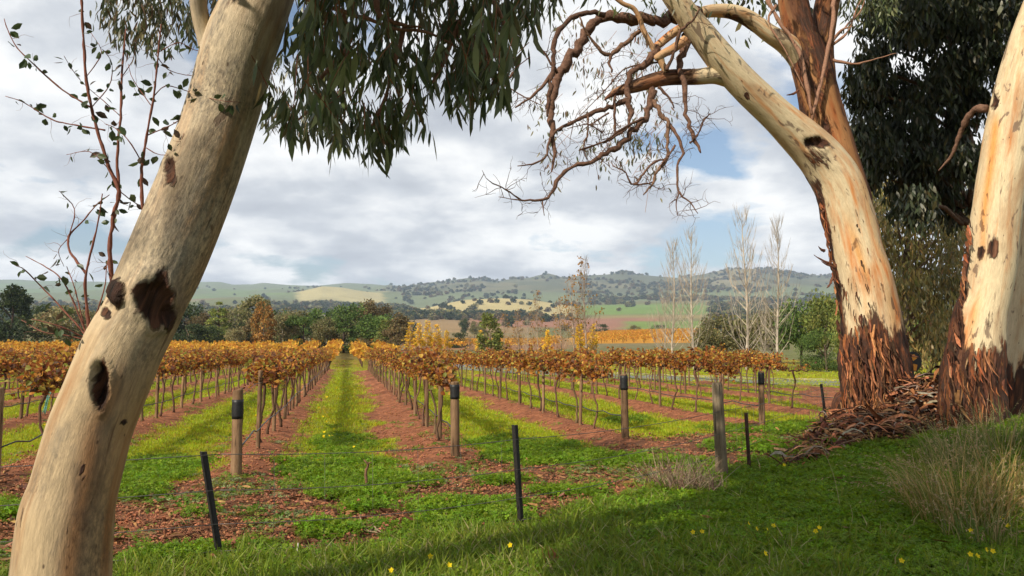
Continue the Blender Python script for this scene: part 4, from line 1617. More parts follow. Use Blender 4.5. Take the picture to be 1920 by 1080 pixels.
for lab, grp, d0, lfn in (('tall reddish shoot with sparse round leaves', SH_UP, 5.02, 105), ('slender shoot rising beside the trunk', SH_MID, 5.0, 90), ('low fan of leafy shoots at a bark scar', SH_LOW, 4.95, 72)):
    m_ = MB()
    curves = []
    for j_, (pts_, w0, w1) in enumerate(grp):
        dd = [d0, d0 - .15 + .3 * rng.random(), d0 - .35 + .7 * rng.random()] if j_ else [d0, d0 - .05, d0 - .1]
        if j_:
            b0 = curves[0]
            near_i = None
            dist = [np.hypot(*(np.array(proj(c_[:, :3])[:2]).T - np.array(pts_[0])).T).min() for c_ in curves]
            if min(dist) < 20:
                c_ = curves[int(np.argmin(dist))]
                ix = np.hypot(*(np.array(proj(c_[:, :3])[:2]).T - np.array(pts_[0])).T).argmin()
                dd[0] = c_[ix, 1]
        pw = poly(pts_, dd)
        cv = wob_tube(m_, pw, np.linspace(w0, w1, len(pts_)) / FPX * 5, (0.17, 0.065, 0.045), 5, 5, .15)
        curves.append(cv)
        twigs(m_, cv, 3, .14, .0014, (0.2, 0.09, 0.06), 1, 0.2)
    so = build('sapling_shoot', m_, [M_twig], gumL)
    so['label'] = lab
    for k_ in range(lfn):
        c_ = curves[rng.choice(len(curves), p=np.array([len(q_) for q_ in curves]) / sum(len(q_) for q_ in curves))]
        i = int((0.22 + .78 * rng.random()) * (len(c_) - 1))
        ax = rng.normal(size=3) + np.array((0, 0, -.4))
        pos = c_[i, :3] + ax / np.linalg.norm(ax) * .02
        place_leaf(pos, ax, 0.036 + .046 * rng.random(), OV, so)

# ------------------------------------------------------------------ big gum at the right
base = P(1645, 795, 15.0)
base[2] = gz(base[0], base[1])
gumR = root('gum_tree', base, 'thick cream barked gum with shaggy red base and bare drooping limbs', 'tree')


def roughR(px, py, BK, N):
    n = fbm(BK * np.array((1.4, 1.4, 0.8)) + 9, 3)
    cxl = np.interp(py, [350, 420, 520, 620, 740, 800], [1577, 1595, 1619, 1634, 1646, 1645])
    hw = np.interp(py, [350, 420, 520, 620, 740, 800], [45, 48, 55, 61, 76, 95])
    s_ = (px - cxl) / hw
    low = sstep(575, 655, py + (n - .5) * 190)
    left = sstep(-0.72, -0.93, s_ + (n - .5) * .25) * sstep(300, 400, py)
    knot = .62 * np.exp(-((px - 1528) / 26) ** 2 - ((py - 292) / 34) ** 2)
    return np.clip(np.maximum(np.maximum(low, left), knot), 0, 1)


def tintR(px, py, BK, N):
    n = fbm(BK * np.array((3.0, 3.0, .7)) + 5, 3)
    c = np.ones((len(px), 3))
    cxl = np.interp(py, [350, 420, 520, 620, 740, 800], [1577, 1595, 1619, 1634, 1646, 1645])
    run = np.exp(-((px - cxl - 4 + (n - .5) * 40) / 11) ** 2) * sstep(380, 460, py) + sstep(25, 45, px - cxl) * .7
    return c * lerp3(np.ones((len(px), 3)), (0.95, 0.60, 0.32), np.clip(run, 0, 1) * sstep(.35, .6, n + .1))


gum_limb([(1646, 840, 108, 15.0), (1645, 800, 92, 15.0), (1643, 770, 82, 15), (1645, 735, 73, 15), (1637, 680, 67, 15), (1634, 620, 60, 15), (1628, 570, 57, 15), (1619, 520, 55, 15), (1607, 470, 50, 15), (1595, 420, 49, 15), (1574, 350, 48, 14.95),
          (1545, 305, 46, 14.9), (1510, 266, 41, 14.75), (1452, 212, 33, 14.5), (1402, 165, 31, 14.3), (1352, 110, 29, 14.1), (1305, 50, 25, 13.9), (1268, 0, 22, 13.7), (1225, -60, 20, 13.5), (1150, -150, 16, 13.2)],
         'trunk', M_gumR, gumR, 190, 60, [(1530, 268, 20, 15, .10, .012), (1400, 180, 5, 8, .02, .0)], roughR, tintR, .05, lump=.02)


def tintS(px, py, BK, N):
    n = fbm(BK * np.array((3.0, 3.0, .7)) + 5, 3)
    return lerp3(np.tile((0.50, 0.30, 0.18), (len(px), 1)), (0.20, 0.095, 0.055), sstep(.42, .62, n))


gum_limb([(1612, 460, 36, 15.25), (1590, 360, 40, 15.3), (1565, 280, 40, 15.35), (1541, 205, 40, 15.4), (1528, 155, 38, 15.4), (1512, 100, 36, 15.4), (1497, 50, 31, 15.4), (1486, 0, 29, 15.4), (1465, -120, 24, 15.3)], 'stem', M_gumR, gumR, 90, 36, (),
         lambda px, py, BK, N: sstep(.42, .6, fbm(BK * np.array((2.5, 2.5, .6)), 3)) * .72, tintS, .06, seed=3)
gum_limb([(1556, 240, 20, 15.6), (1545, 160, 24, 15.6), (1540, 90, 24, 15.65), (1546, 30, 25, 15.7), (1556, -20, 24, 15.7), (1575, -140, 20, 15.8)], 'stem', M_gumR, gumR, 60, 28, (), lambda px, py, BK, N: sstep(.42, .6, fbm(BK * np.array((2.5, 2.5, .6)), 3)) * .72, tintS, .06, seed=6)
Z4 = lambda pts_: [(900 + a / 2.571, b / 2.571) for (a, b) in pts_]
gum_limb([(x, y, w / 2.571 / 2, d) for (x, y), w, d in zip(Z4([(1600, 400), (1500, 235), (1400, 165), (1300, 92), (1220, 58), (1130, 52), (1060, 62)]), (90, 112, 92, 84, 76, 66, 56), [15.55, 15.28, 15.1, 14.98, 14.85, 14.72, 14.6])], 'limb', M_gumR, gumR, 60, 26,
         [(1366, 32, 8, 8, .03, .01)], lambda px, py, BK, N: sstep(.55, .7, fbm(BK * np.array((3, 3, 1.2)), 3)) * .8, None, .05, seed=8)
gum_limb([(x, y, w / 2.571 / 2, d) for (x, y), w, d in zip(Z4([(1230, 380), (1140, 362), (1050, 370), (930, 372), (850, 385), (750, 415), (690, 432), (640, 452), (600, 482)]), (110, 92, 80, 78, 74, 62, 50, 30, 6), np.linspace(14.3, 13.6, 9))], 'broken_limb', M_gumR, gumR, 70, 26,
         (), lambda px, py, BK, N: sstep(1318, 1296, px + (fbm(BK * 6, 2) - .5) * 20) * .45, lambda px, py, BK, N: lerp3(np.ones((len(px), 3)), (0.50, 0.33, 0.27), sstep(1318, 1296, px)), .05, seed=12)
for pts_, ws, dd in [(Z4([(900, 345), (850, 260), (790, 150), (770, 90), (740, 40), (690, 18), (640, -20)]), (34, 30, 28, 24, 24, 22, 20), (13.9, 13.6)),
                     (Z4([(990, 190), (930, 235), (880, 260), (850, 280)]), (44, 46, 40, 34), (13.8, 13.6)), (Z4([(975, 130), (910, 175), (850, 225)]), (46, 44, 38), (14.0, 13.9))]:
    gum_limb([(x, y, w / 2.571 / 2, d) for (x, y), w, d in zip(pts_, ws, np.linspace(dd[0], dd[1], len(pts_)))], 'limb', M_gumR, gumR, 26, 12, (), None, lambda px, py, BK, N: np.tile((0.85, 0.66, 0.55), (len(px), 1)), .06, seed=rng.random() * 9)

DEAD = [
    ([(1060, 60), (950, 90), (850, 110), (760, 100), (680, 75), (600, 75), (560, 90), (520, 150), (470, 230), (400, 310), (370, 380), (355, 480), (340, 560), (345, 640), (360, 720), (345, 830)], (52, 50, 45, 48, 44, 40, 40, 42, 42, 42, 40, 32, 28, 24, 18, 7), (14.6, 13.2), 0),
    ([(600, 75), (540, 55), (470, 75), (400, 130), (360, 190), (350, 330), (330, 470), (325, 560)], (24, 24, 24, 24, 22, 20, 20, 8), (13.6, 13.0), 0),
    ([(350, 350), (290, 430), (230, 480), (170, 520)], (18, 14, 11, 7), (13.2, 12.9), 4),
    ([(850, 225), (820, 290), (740, 340), (710, 390), (715, 480), (725, 560), (700, 620), (640, 660), (560, 700), (475, 725)], (38, 35, 28, 26, 24, 20, 14, 11, 8, 5), (13.9, 13.3), 8),
    ([(985, 160), (990, 230), (965, 320), (985, 420), (990, 540), (1010, 600), (1040, 690), (1065, 740)], (36, 34, 28, 22, 21, 18, 16, 7), (14.1, 13.5), 6),
    ([(830, 420), (825, 480), (790, 570), (720, 640), (670, 710), (610, 735), (540, 780), (440, 810), (380, 860), (350, 930), (300, 965), (200, 965), (90, 950)], (30, 30, 28, 26, 24, 22, 20, 18, 18, 14, 11, 7, 3), (13.9, 12.8), 12),
    ([(300, 965), (310, 1040)], (7, 3), (13.0, 12.9), 0), ([(200, 965), (120, 910), (40, 870), (10, 820)], (7, 6, 4, 2), (12.9, 12.6), 4),
    ([(840, 480), (870, 550), (910, 590), (900, 680), (905, 760), (850, 830), (830, 890), (790, 940)], (24, 20, 18, 16, 14, 13, 10, 5), (13.8, 13.4), 10),
    ([(910, 590), (950, 650), (980, 730), (950, 800), (960, 930), (1010, 970), (1050, 1030)], (16, 14, 13, 12, 9, 7, 3), (13.7, 13.3), 8), ([(960, 930), (945, 990), (955, 1040)], (6, 5, 3), (13.4, 13.3), 1),
    ([(1010, 690), (1050, 650), (1080, 580), (1110, 545)], (10, 9, 8, 4), (13.6, 13.4), 8), ([(860, 420), (910, 460), (935, 520)], (14, 10, 6), (13.9, 13.7), 2),
    ([(720, 480), (620, 520), (530, 550), (450, 590), (370, 630), (330, 690), (320, 750), (260, 790), (180, 800)], (24, 22, 18, 16, 14, 12, 10, 8, 4), (13.8, 12.9), 8),
    ([(900, 340), (940, 240), (960, 160), (1030, 90), (1060, 40)], (18, 15, 13, 10, 7), (13.7, 13.4), 3), ([(780, 140), (720, 190), (660, 240), (620, 265), (560, 220), (510, 150), (480, 80)], (20, 20, 20, 18, 14, 10, 6), (14.0, 13.4), 3),
    ([(630, 265), (625, 310), (635, 350)], (14, 12, 9), (13.7, 13.6), 1), ([(700, 620), (640, 660), (600, 690)], (12, 9, 6), (13.5, 13.4), 2), ([(905, 760), (830, 790), (740, 890), (700, 830), (640, 800)], (11, 9, 8, 7, 4), (13.6, 13.2), 8),
    ([(740, 890), (800, 885), (840, 880)], (7, 8, 8), (13.4, 13.5), 1), ([(940, 700), (900, 760), (870, 800)], (9, 8, 6), (13.6, 13.5), 4), ([(790, 570), (700, 610), (600, 680), (480, 720)], (12, 10, 8, 4), (13.6, 13.0), 6),
    ([(520, 560), (520, 640), (500, 700), (515, 770)], (9, 8, 7, 4), (13.4, 13.3), 2), ([(620, 545), (560, 580), (490, 630)], (9, 7, 4), (13.5, 13.2), 3), ([(180, 340), (100, 400), (0, 430), (-60, 420)], (14, 11, 9, 7), (13.0, 12.4), 2),
    ([(270, 200), (330, 280), (370, 350)], (8, 11, 14), (13.1, 13.2), 3), ([(100, 400), (200, 460), (300, 510)], (7, 5, 3), (12.8, 12.6), 3), ([(860, 300), (700, 330), (600, 440), (480, 560)], (7, 6, 5, 3), (13.9, 13.2), 6),
    ([(650, 660), (650, 500), (655, 440)], (10, 12, 9), (13.6, 13.7), 1), ([(590, 640), (520, 600), (420, 620)], (7, 5, 3), (13.3, 13.0), 3)]
for (pts_, ws, dd, nt) in DEAD:
    m_ = MB()
    pw = poly(Z4(pts_), dd)
    dep_ = pw[:, 1]
    rr_ = np.array(ws) / 2.571 / 2 / FPX * dep_ * 1.12
    colr = np.array((0.115, 0.064, 0.044)) * (0.7 + .5 * rng.random())
    if dd[1] == 13.4 and len(pts_) > 6:
        colr = np.array((0.15, 0.088, 0.058))
    cv = wob_tube(m_, pw, rr_, colr, 8, 4, .36)
    if nt:
        twigs(m_, cv, int(nt * 1.4) + 1, .42, .0060, colr * .9, 2, -.05, 0, .3)
    build('branch', m_, [M_dead], gumR)
# fine wiry twigs and thin foliage behind the dead limbs
m_ = MB()
lv = MB()
tips_ = []
for k_ in range(60):
    x, y = 1020 + 220 * rng.random(), 40 + 290 * rng.random()
    if rng.random() > np.interp(y, [40, 120, 200, 330], [.5, 1, 1, .5]):
        continue
    s_ = P(x, y, 16.5 + rng.random())
    cv = np.column_stack([catmull(np.array([s_ + (0.3, 0, .35), s_, s_ + rng.normal(size=3) * .3 - (0, 0, .2)]), 6), np.full(6, .006)])
    m_.tube(cv[:, :3], .005, 3, (0.3, 0.17, 0.12), cap=False)
    twigs(m_, cv, 3, .3, .003, (0.30, 0.17, 0.12), 1, -.2, 0, .2, tips_)
tips_ = np.array(tips_)
k_ = rng.integers(0, len(tips_), 900)
n = len(k_)
lv.leaves(GUM_LEAF, tips_[k_] + rng.normal(size=(n, 3)) * .10, np.stack([rng.normal(size=n) * .4, rng.normal(size=n) * .4, -np.ones(n)], -1), .11 + .08 * rng.random(n), pick_cols(n, [((0.13, 0.12, 0.06), 3), ((0.18, 0.12, 0.08), 2), ((0.09, 0.10, 0.05), 3)]), width=1.4)
# small leafy twigs on the stem at the top
for pts_ in (Z4([(1690, 210), (1760, 130), (1830, 60), (1860, -20)]), [(1560, 85), (1590, 60), (1605, 20), (1620, -10)], [(1562, 75), (1580, 55), (1600, 50)], [(1560, 112), (1600, 120), (1625, 115), (1680, 100)], [(1455, 10), (1440, 40), (1470, 90), (1510, 170)], [(1435, -10), (1460, 40), (1500, 100), (1522, 215)], [(1565, -5), (1560, 50), (1545, 130), (1522, 225)]):
    wob_tube(m_, poly(pts_, [15.0, 14.8]), np.linspace(.045, .03, len(pts_)) if pts_[0][0] in (1435, 1565) else np.linspace(.03, .008, len(pts_)), (0.24, 0.13, 0.085), 6, 5, .2)
n = 420
pt = np.array([P(x, y, 15 + .5 * rng.random()) for x, y in zip(1575 + 105 * rng.random(n) ** .8, rng.normal(size=n) * 26 + 5)])
lv.leaves(GUM_LEAF, pt, np.stack([rng.normal(size=n) * .5, rng.normal(size=n) * .5, -np.ones(n)], -1), .15 + .08 * rng.random(n), pick_cols(n, GUMC), width=1.2)
n = 500
pt = np.array([P(x, y, 13 + 1.5 * rng.random()) for x, y in zip(1120 + 330 * rng.random(n), -60 + 75 * rng.random(n) ** 1.5 * np.where(rng.random(n) < .4, 1.1, .6))])
lv.leaves(GUM_LEAF, pt, np.stack([rng.normal(size=n) * .5, rng.normal(size=n) * .5, -np.ones(n)], -1), .14 + .08 * rng.random(n), pick_cols(n, GUMC), width=1.1)
# live crown above
for k_ in range(20):
    cc_ = np.array((6.2, 15.6, 13.6)) + rng.normal(size=3) * np.array((2.0, 1.6, 1.0))
    s_ = P(1475, -120, 15.3)
    wob_tube(m_, np.array([s_, (s_ + cc_) / 2 + rng.normal(size=3) * .4, cc_]), [.12, .07, .02], (0.24, 0.14, 0.09), 6, 4)
    n = 420
    v = rng.normal(size=(n, 3)) * np.array((.75, .75, .6))
    lv.leaves(GUM_LEAF, cc_ + v, np.stack([rng.normal(size=n) * .4, rng.normal(size=n) * .4, -np.ones(n)], -1), .2 + .1 * rng.random(n), pick_cols(n, GUMC), width=2.2)
build('twig', m_, [M_twig], gumR, kind='stuff')
build('foliage', lv, [M_gumleaf], gumR, smooth=False, kind='stuff')


def bark_strips(m_, n, fxy, d, ln, wd, curl=.5):
    """peeling strips: fxy() -> pixel of the root on the trunk face"""
    for k_ in range(n):
        x, y, dd = fxy()
        b = P(x, y, dd)
        l_ = ln * (0.4 + rng.random())
        w = wd * (0.5 + rng.random())
        out = np.array((np.sign(rng.normal()) * .3 * rng.random(), -0.5 - .5 * rng.random(), 0)) * curl
        t_ = np.linspace(0, 1, 5)
        pth = b + np.stack([out[0] * t_ ** 2 * l_ + .05 * np.sin(t_ * 5 + k_) * l_, out[1] * t_ ** 2 * l_, -t_ * l_ * (1 - .15 * t_)], -1)
        side = np.array((math.cos(k_), math.sin(k_) * .4, 0.1))
        tp = np.array([.7, 1, .9, .7, .15])[:, None] * w / 2
        V = np.concatenate([pth - side * tp, pth + side * tp])
        m_.add(V, None, [(i, i + 1, i + 6, i + 5) for i in range(4)], jcol([(0.22, 0.075, 0.03), (0.10, 0.04, 0.02), (0.28, 0.12, 0.055), (0.04, 0.02, 0.012), (0.07, 0.03, 0.017)][rng.integers(5)], 1, .3)[0])


m_ = MB()


def f1():
    y = 600 + 185 * rng.random() ** .7
    hw = np.interp(y, [350, 420, 520, 620, 740, 800], [45, 48, 55, 61, 76, 95])
    cxl = np.interp(y, [350, 420, 520, 620, 740, 800], [1577, 1595, 1619, 1634, 1646, 1645])
    s_ = (rng.random() * 2 - 1) * .98
    return cxl + s_ * hw, y, 15 - math.sqrt(max(0, 1 - s_ * s_)) * hw / 100 - .03


def f2():
    y = 330 + 300 * rng.random()
    hw = np.interp(y, [350, 420, 520, 620, 740, 800], [45, 48, 55, 61, 76, 95])
    cxl = np.interp(y, [350, 420, 520, 620, 740, 800], [1577, 1595, 1619, 1634, 1646, 1645])
    return cxl - hw * (0.97 + .05 * rng.random()), y, 14.9 + .1 * rng.random()


bark_strips(m_, 300, f1, 15, .50, .045)
bark_strips(m_, 46, lambda: (lambda y, s_: (np.interp(y, [350, 420, 520, 620], [1577, 1595, 1619, 1634]) + s_ * 46, y, 15 - math.sqrt(1 - s_ * s_) * .52))(410 + 215 * rng.random() ** .6, rng.random() * 1.8 - .9), 15, .2, .03, .3)
bark_strips(m_, 70, f2, 15, .26, .045)
for (x, y, ex, ey) in [(1568, 497, 1526, 478), (1567, 500, 1540, 490), (1562, 520, 1550, 540), (1550, 385, 1538, 400), (1545, 470, 1535, 462), (1497, 170, 1475, 178), (1694, 655, 1722, 670), (1692, 640, 1704, 622)]:
    pth = poly([(x, y), ((x + ex) / 2, (y + ey) / 2 + 3), (ex, ey)], [14.95, 14.8])
    wob_tube(m_, pth, [.03, .022, .006], (0.12, 0.05, 0.03), 5, 4)
build('shaggy_bark', m_, [M_bark], gumR, smooth=False, kind='stuff')

# ------------------------------------------------------------------ third gum, cut by the right edge
base = P(1822, 800, 13.6)
base[2] = gz(base[0], base[1])
gumT = root('gum_tree', base, 'tall cream gum with orange streaks and dark torn base at right edge', 'tree')


def roughT(px, py, BK, N):
    n = fbm(BK * np.array((1.4, 1.4, 0.8)) + 9, 3)
    cxl = np.interp(py, [0, 200, 400, 560, 700, 800], [1960, 1899, 1866, 1850, 1824, 1820])
    s_ = (px - cxl) / 52
    return np.maximum(sstep(600, 735, py + (n - .5) * 200), sstep(-0.62, -0.95, s_ + (n - .5) * .3) * sstep(380, 480, py))


def tintT(px, py, BK, N):
    n = fbm(BK * np.array((3.0, 3.0, .7)) + 2, 3)
    cxl = np.interp(py, [0, 200, 400, 560, 700, 800], [1960, 1899, 1866, 1850, 1824, 1820])
    run = np.exp(-((px - cxl + 22 + (n - .5) * 26) / 9) ** 2) * sstep(200, 240, py)
    return lerp3(np.ones((len(px), 3)), (0.98, 0.56, 0.24), np.clip(run, 0, 1) * sstep(.3, .55, n + .1))


gum_limb([(1818, 860, 84, 13.6), (1820, 800, 72, 13.6), (1821, 760, 66, 13.6), (1825, 700, 60, 13.6), (1838, 600, 51, 13.6), (1849, 560, 48, 13.6), (1859, 500, 49, 13.6), (1867, 420, 50, 13.6), (1876, 350, 50, 13.6), (1886, 290, 50, 13.6), (1900, 200, 47, 13.6), (1924, 100, 44, 13.6),
          (1958, 0, 41, 13.6), (2010, -140, 37, 13.6), (2080, -320, 30, 13.6)], 'trunk', M_gumR, gumT, 170, 56, [(1864, 192, 9, 16, .06, .03), (1838, 472, 7, 14, .02, .01), (1862, 470, 10, 18, .02, .01), (1800, 640, 10, 60, .05, .02)], roughT, tintT, .04, seed=21, lump=.016)
m_ = MB()


def f3():
    y = 640 + 150 * rng.random() ** .8
    hw = np.interp(y, [600, 700, 760, 800], [51, 60, 66, 72])
    cxl = np.interp(y, [600, 700, 760, 800], [1838, 1825, 1821, 1820])
    s_ = (rng.random() * 2 - 1) * .98
    return cxl + s_ * hw, y, 13.6 - math.sqrt(max(0, 1 - s_ * s_)) * hw / 110 - .03


def f4():
    y = 400 + 260 * rng.random()
    cxl = np.interp(y, [400, 560, 700], [1868, 1850, 1824])
    return cxl - 50, y, 13.5


bark_strips(m_, 150, f3, 13, .46, .042, .35)
bark_strips(m_, 36, f4, 13, .3, .06, .4)
build('shaggy_bark', m_, [M_bark], gumT, smooth=False, kind='stuff')
m_ = MB()
wob_tube(m_, poly([(1850, 203), (1828, 205), (1812, 225), (1800, 250), (1785, 290), (1760, 320)], [13.7, 14.6]), [.075, .06, .05, .04, .03, .012], (0.14, 0.08, 0.055), 9, 6, .06)
build('branch', m_, [M_dead], gumT)
top = P(2080, -320, 13.6)
m_ = MB()
lv = MB()
for k_ in range(12):
    cc_ = top + (1.5, .5, 1.6) + rng.normal(size=3) * np.array((1.3, 1.3, .8))
    wob_tube(m_, np.array([top, (top + cc_) / 2 + rng.normal(size=3) * .3, cc_]), [.11, .06, .02], (0.24, 0.14, 0.09), 6, 4)
    n = 300
    lv.leaves(GUM_LEAF, cc_ + rng.normal(size=(n, 3)) * .6, np.stack([rng.normal(size=n) * .4, rng.normal(size=n) * .4, -np.ones(n)], -1), .2 + .1 * rng.random(n), pick_cols(n, GUMC), width=2)
build('limb', m_, [M_dead], gumT)
build('crown', lv, [M_gumleaf], gumT, smooth=False, kind='stuff')

base = P(1912, 790, 15.2)
base[2] = gz(base[0], base[1])
gumE = root('gum_tree', base, 'slim pale gum trunk half hidden behind the trunk at the right edge', 'tree')
gum_limb([(1908, 830, 48, 15.2), (1911, 760, 42, 15.2), (1916, 640, 34, 15.2), (1926, 520, 31, 15.2), (1938, 420, 29, 15.2), (1965, 250, 26, 15.2), (2010, 60, 22, 15.2), (2060, -140, 16, 15.2)], 'trunk', M_gumR, gumE, 80, 30, (), lambda px, py, BK, N: sstep(640, 740, py), None, .05, seed=31)
lv = MB()
n = 1500
lv.leaves(GUM_LEAF, P(2060, -190, 15.2) + rng.normal(size=(n, 3)) * np.array((1, 1, .7)), np.stack([rng.normal(size=n) * .4, rng.normal(size=n) * .4, -np.ones(n)], -1), .2 + .1 * rng.random(n), pick_cols(n, GUMC), width=2)
build('crown', lv, [M_gumleaf], gumE, smooth=False, kind='stuff')

# ================================================================== TREES BEHIND
DARKT = [((0.038, 0.058, 0.022), 5), ((0.058, 0.078, 0.027), 3), ((0.026, 0.040, 0.016), 2)]
OLIVE = [((0.165, 0.155, 0.060), 5), ((0.21, 0.19, 0.085), 3), ((0.11, 0.115, 0.045), 3)]
PALEO = [((0.27, 0.24, 0.11), 5), ((0.32, 0.28, 0.14), 3), ((0.18, 0.17, 0.075), 3)]
GREEN = [((0.085, 0.140, 0.030), 5), ((0.125, 0.185, 0.040), 3), ((0.050, 0.090, 0.022), 3)]
LGREEN = [((0.17, 0.20, 0.045), 5), ((0.22, 0.24, 0.06), 3), ((0.10, 0.13, 0.03), 2)]
BROWNT = [((0.135, 0.100, 0.045), 5), ((0.18, 0.13, 0.055), 3), ((0.08, 0.07, 0.032), 3)]
YELLOW = [((0.72, 0.44, 0.025), 5), ((0.60, 0.40, 0.03), 3), ((0.36, 0.30, 0.03), 1)]
ORANGE = [((0.33, 0.17, 0.04), 5), ((0.26, 0.15, 0.05), 3), ((0.16, 0.14, 0.05), 2)]


def crown_mesh(kind, i, table, n=3400, fine=1.0):
    """unit tree crown: height 1, half width about 0.4; clumps of leaf-sized faces with gaps"""
    m_ = MB()
    r = np.random.default_rng(900 + i)
    cl = []
    if kind == 'round':
        for k_ in range(34):
            v = r.normal(size=3)
            v /= np.linalg.norm(v)
            v *= 0.6 + .4 * r.random()
            c_ = np.array((v[0] * .36, v[1] * .36, 0.58 + v[2] * .34))
            if c_[2] < .2:
                c_[2] = .2 + .2 * r.random()
            cl.append((c_, 0.085 + .06 * r.random(), 0.8))
    elif kind == 'tall':
        for k_ in range(30):
            z = 0.25 + .72 * r.random()
            w = .24 * math.sin(min(1, (1.08 - z) * 1.5) * 1.57) + .03
            a = r.random() * 6.28
            cl.append((np.array((math.cos(a) * w * (.5 + .6 * r.random()), math.sin(a) * w, z)), 0.06 + .045 * r.random(), 1.0))
    elif kind == 'cone':
        for k_ in range(44):
            z = 0.06 + .92 * r.random() ** 1.2
            w = .30 * (1.02 - z) ** .8
            a = r.random() * 6.28
            cl.append((np.array((math.cos(a) * w, math.sin(a) * w, z)), 0.035 + .05 * (1 - z), .55))
    elif kind == 'umbrella':
        for k_ in range(34):
            a = r.random() * 6.28
            q_ = math.sqrt(r.random())
            cl.append((np.array((math.cos(a) * .42 * q_, math.sin(a) * .42 * q_, .62 + .3 * math.sqrt(1 - q_ * q_ * .85) + .03 * r.normal())), .07 + .04 * r.random(), .6))
    elif kind == 'column':
        for k_ in range(30):
            z = 0.06 + .9 * r.random()
            w = .15 * math.sin(min(1, (1.05 - z) * 1.6) * 1.57) + .01
            a = r.random() * 6.28
            cl.append((np.array((math.cos(a) * w, math.sin(a) * w, z)), 0.035 + .03 * r.random(), 1.8))
    elif kind == 'bush':
        for k_ in range(26):
            v = r.normal(size=3)
            v /= np.linalg.norm(v)
            cl.append((np.array((v[0] * .42, v[1] * .42, .42 + v[2] * .40)), .11 + .06 * r.random(), .8))
    per = n // len(cl)
    for (c_, s_, zs) in cl:
        k_ = int(per * (0.7 + .6 * r.random()))
        v = r.normal(size=(k_, 3))
        v /= np.linalg.norm(v, axis=1)[:, None]
        v *= (r.random(k_) ** .45)[:, None]
        pos = c_ + v * s_ * np.array((1.35, 1.35, zs * 1.1))
        tone = 0.72 + .56 * r.random()
        ax = v + r.normal(size=(k_, 3)) * .5 + np.array((0, 0, -.3))
        m_.leaves(CARD, pos, ax, (.022 + .024 * r.random(k_)) * (0.85 if kind in ('column', 'cone') else 1.0) * fine, pick_cols(k_, table) * tone, width=.7)
    return m_.mesh('crown', [M_farleaf], smooth=False)


def far_trunk_mesh(i, col, forks=4, zt=.6, r0=.028):
    m_ = MB()
    r = np.random.default_rng(1200 + i)
    t_ = np.linspace(0, 1, 6)
    p = np.stack([.03 * np.sin(t_ * 3 + i), .02 * np.cos(t_ * 4 + i), -.02 + t_ * zt], -1)
    m_.tube(p, np.linspace(r0, r0 * .45, 6), 6, col)
    for k_ in range(forks):
        b = p[2 + k_ % 3]
        a = r.random() * 6.28
        e = b + np.array((math.cos(a) * .26, math.sin(a) * .26, .22 + .12 * r.random()))
        m_.tube(np.array([b, (b + e) / 2 + (0, 0, .03), e]), [r0 * .5, r0 * .35, r0 * .14], 5, col)
    return m_.mesh('trunk', [M_dead])


TRM = [far_trunk_mesh(0, (0.12, 0.085, 0.06)), far_trunk_mesh(1, (0.40, 0.35, 0.28)), far_trunk_mesh(2, (0.07, 0.05, 0.04), 3, .85)]
CRM = {}


def crown(kind, tname, table, v, near=False):
    key = (kind, tname, v, near)
    if key not in CRM:
        CRM[key] = crown_mesh(kind, len(CRM), table, 12000, .55) if near else crown_mesh(kind, len(CRM), table)
    return CRM[key]


TABLES = dict(dark=DARKT, olive=OLIVE, pale=PALEO, green=GREEN, lgreen=LGREEN, brown=BROWNT, yellow=YELLOW, orange=ORANGE)
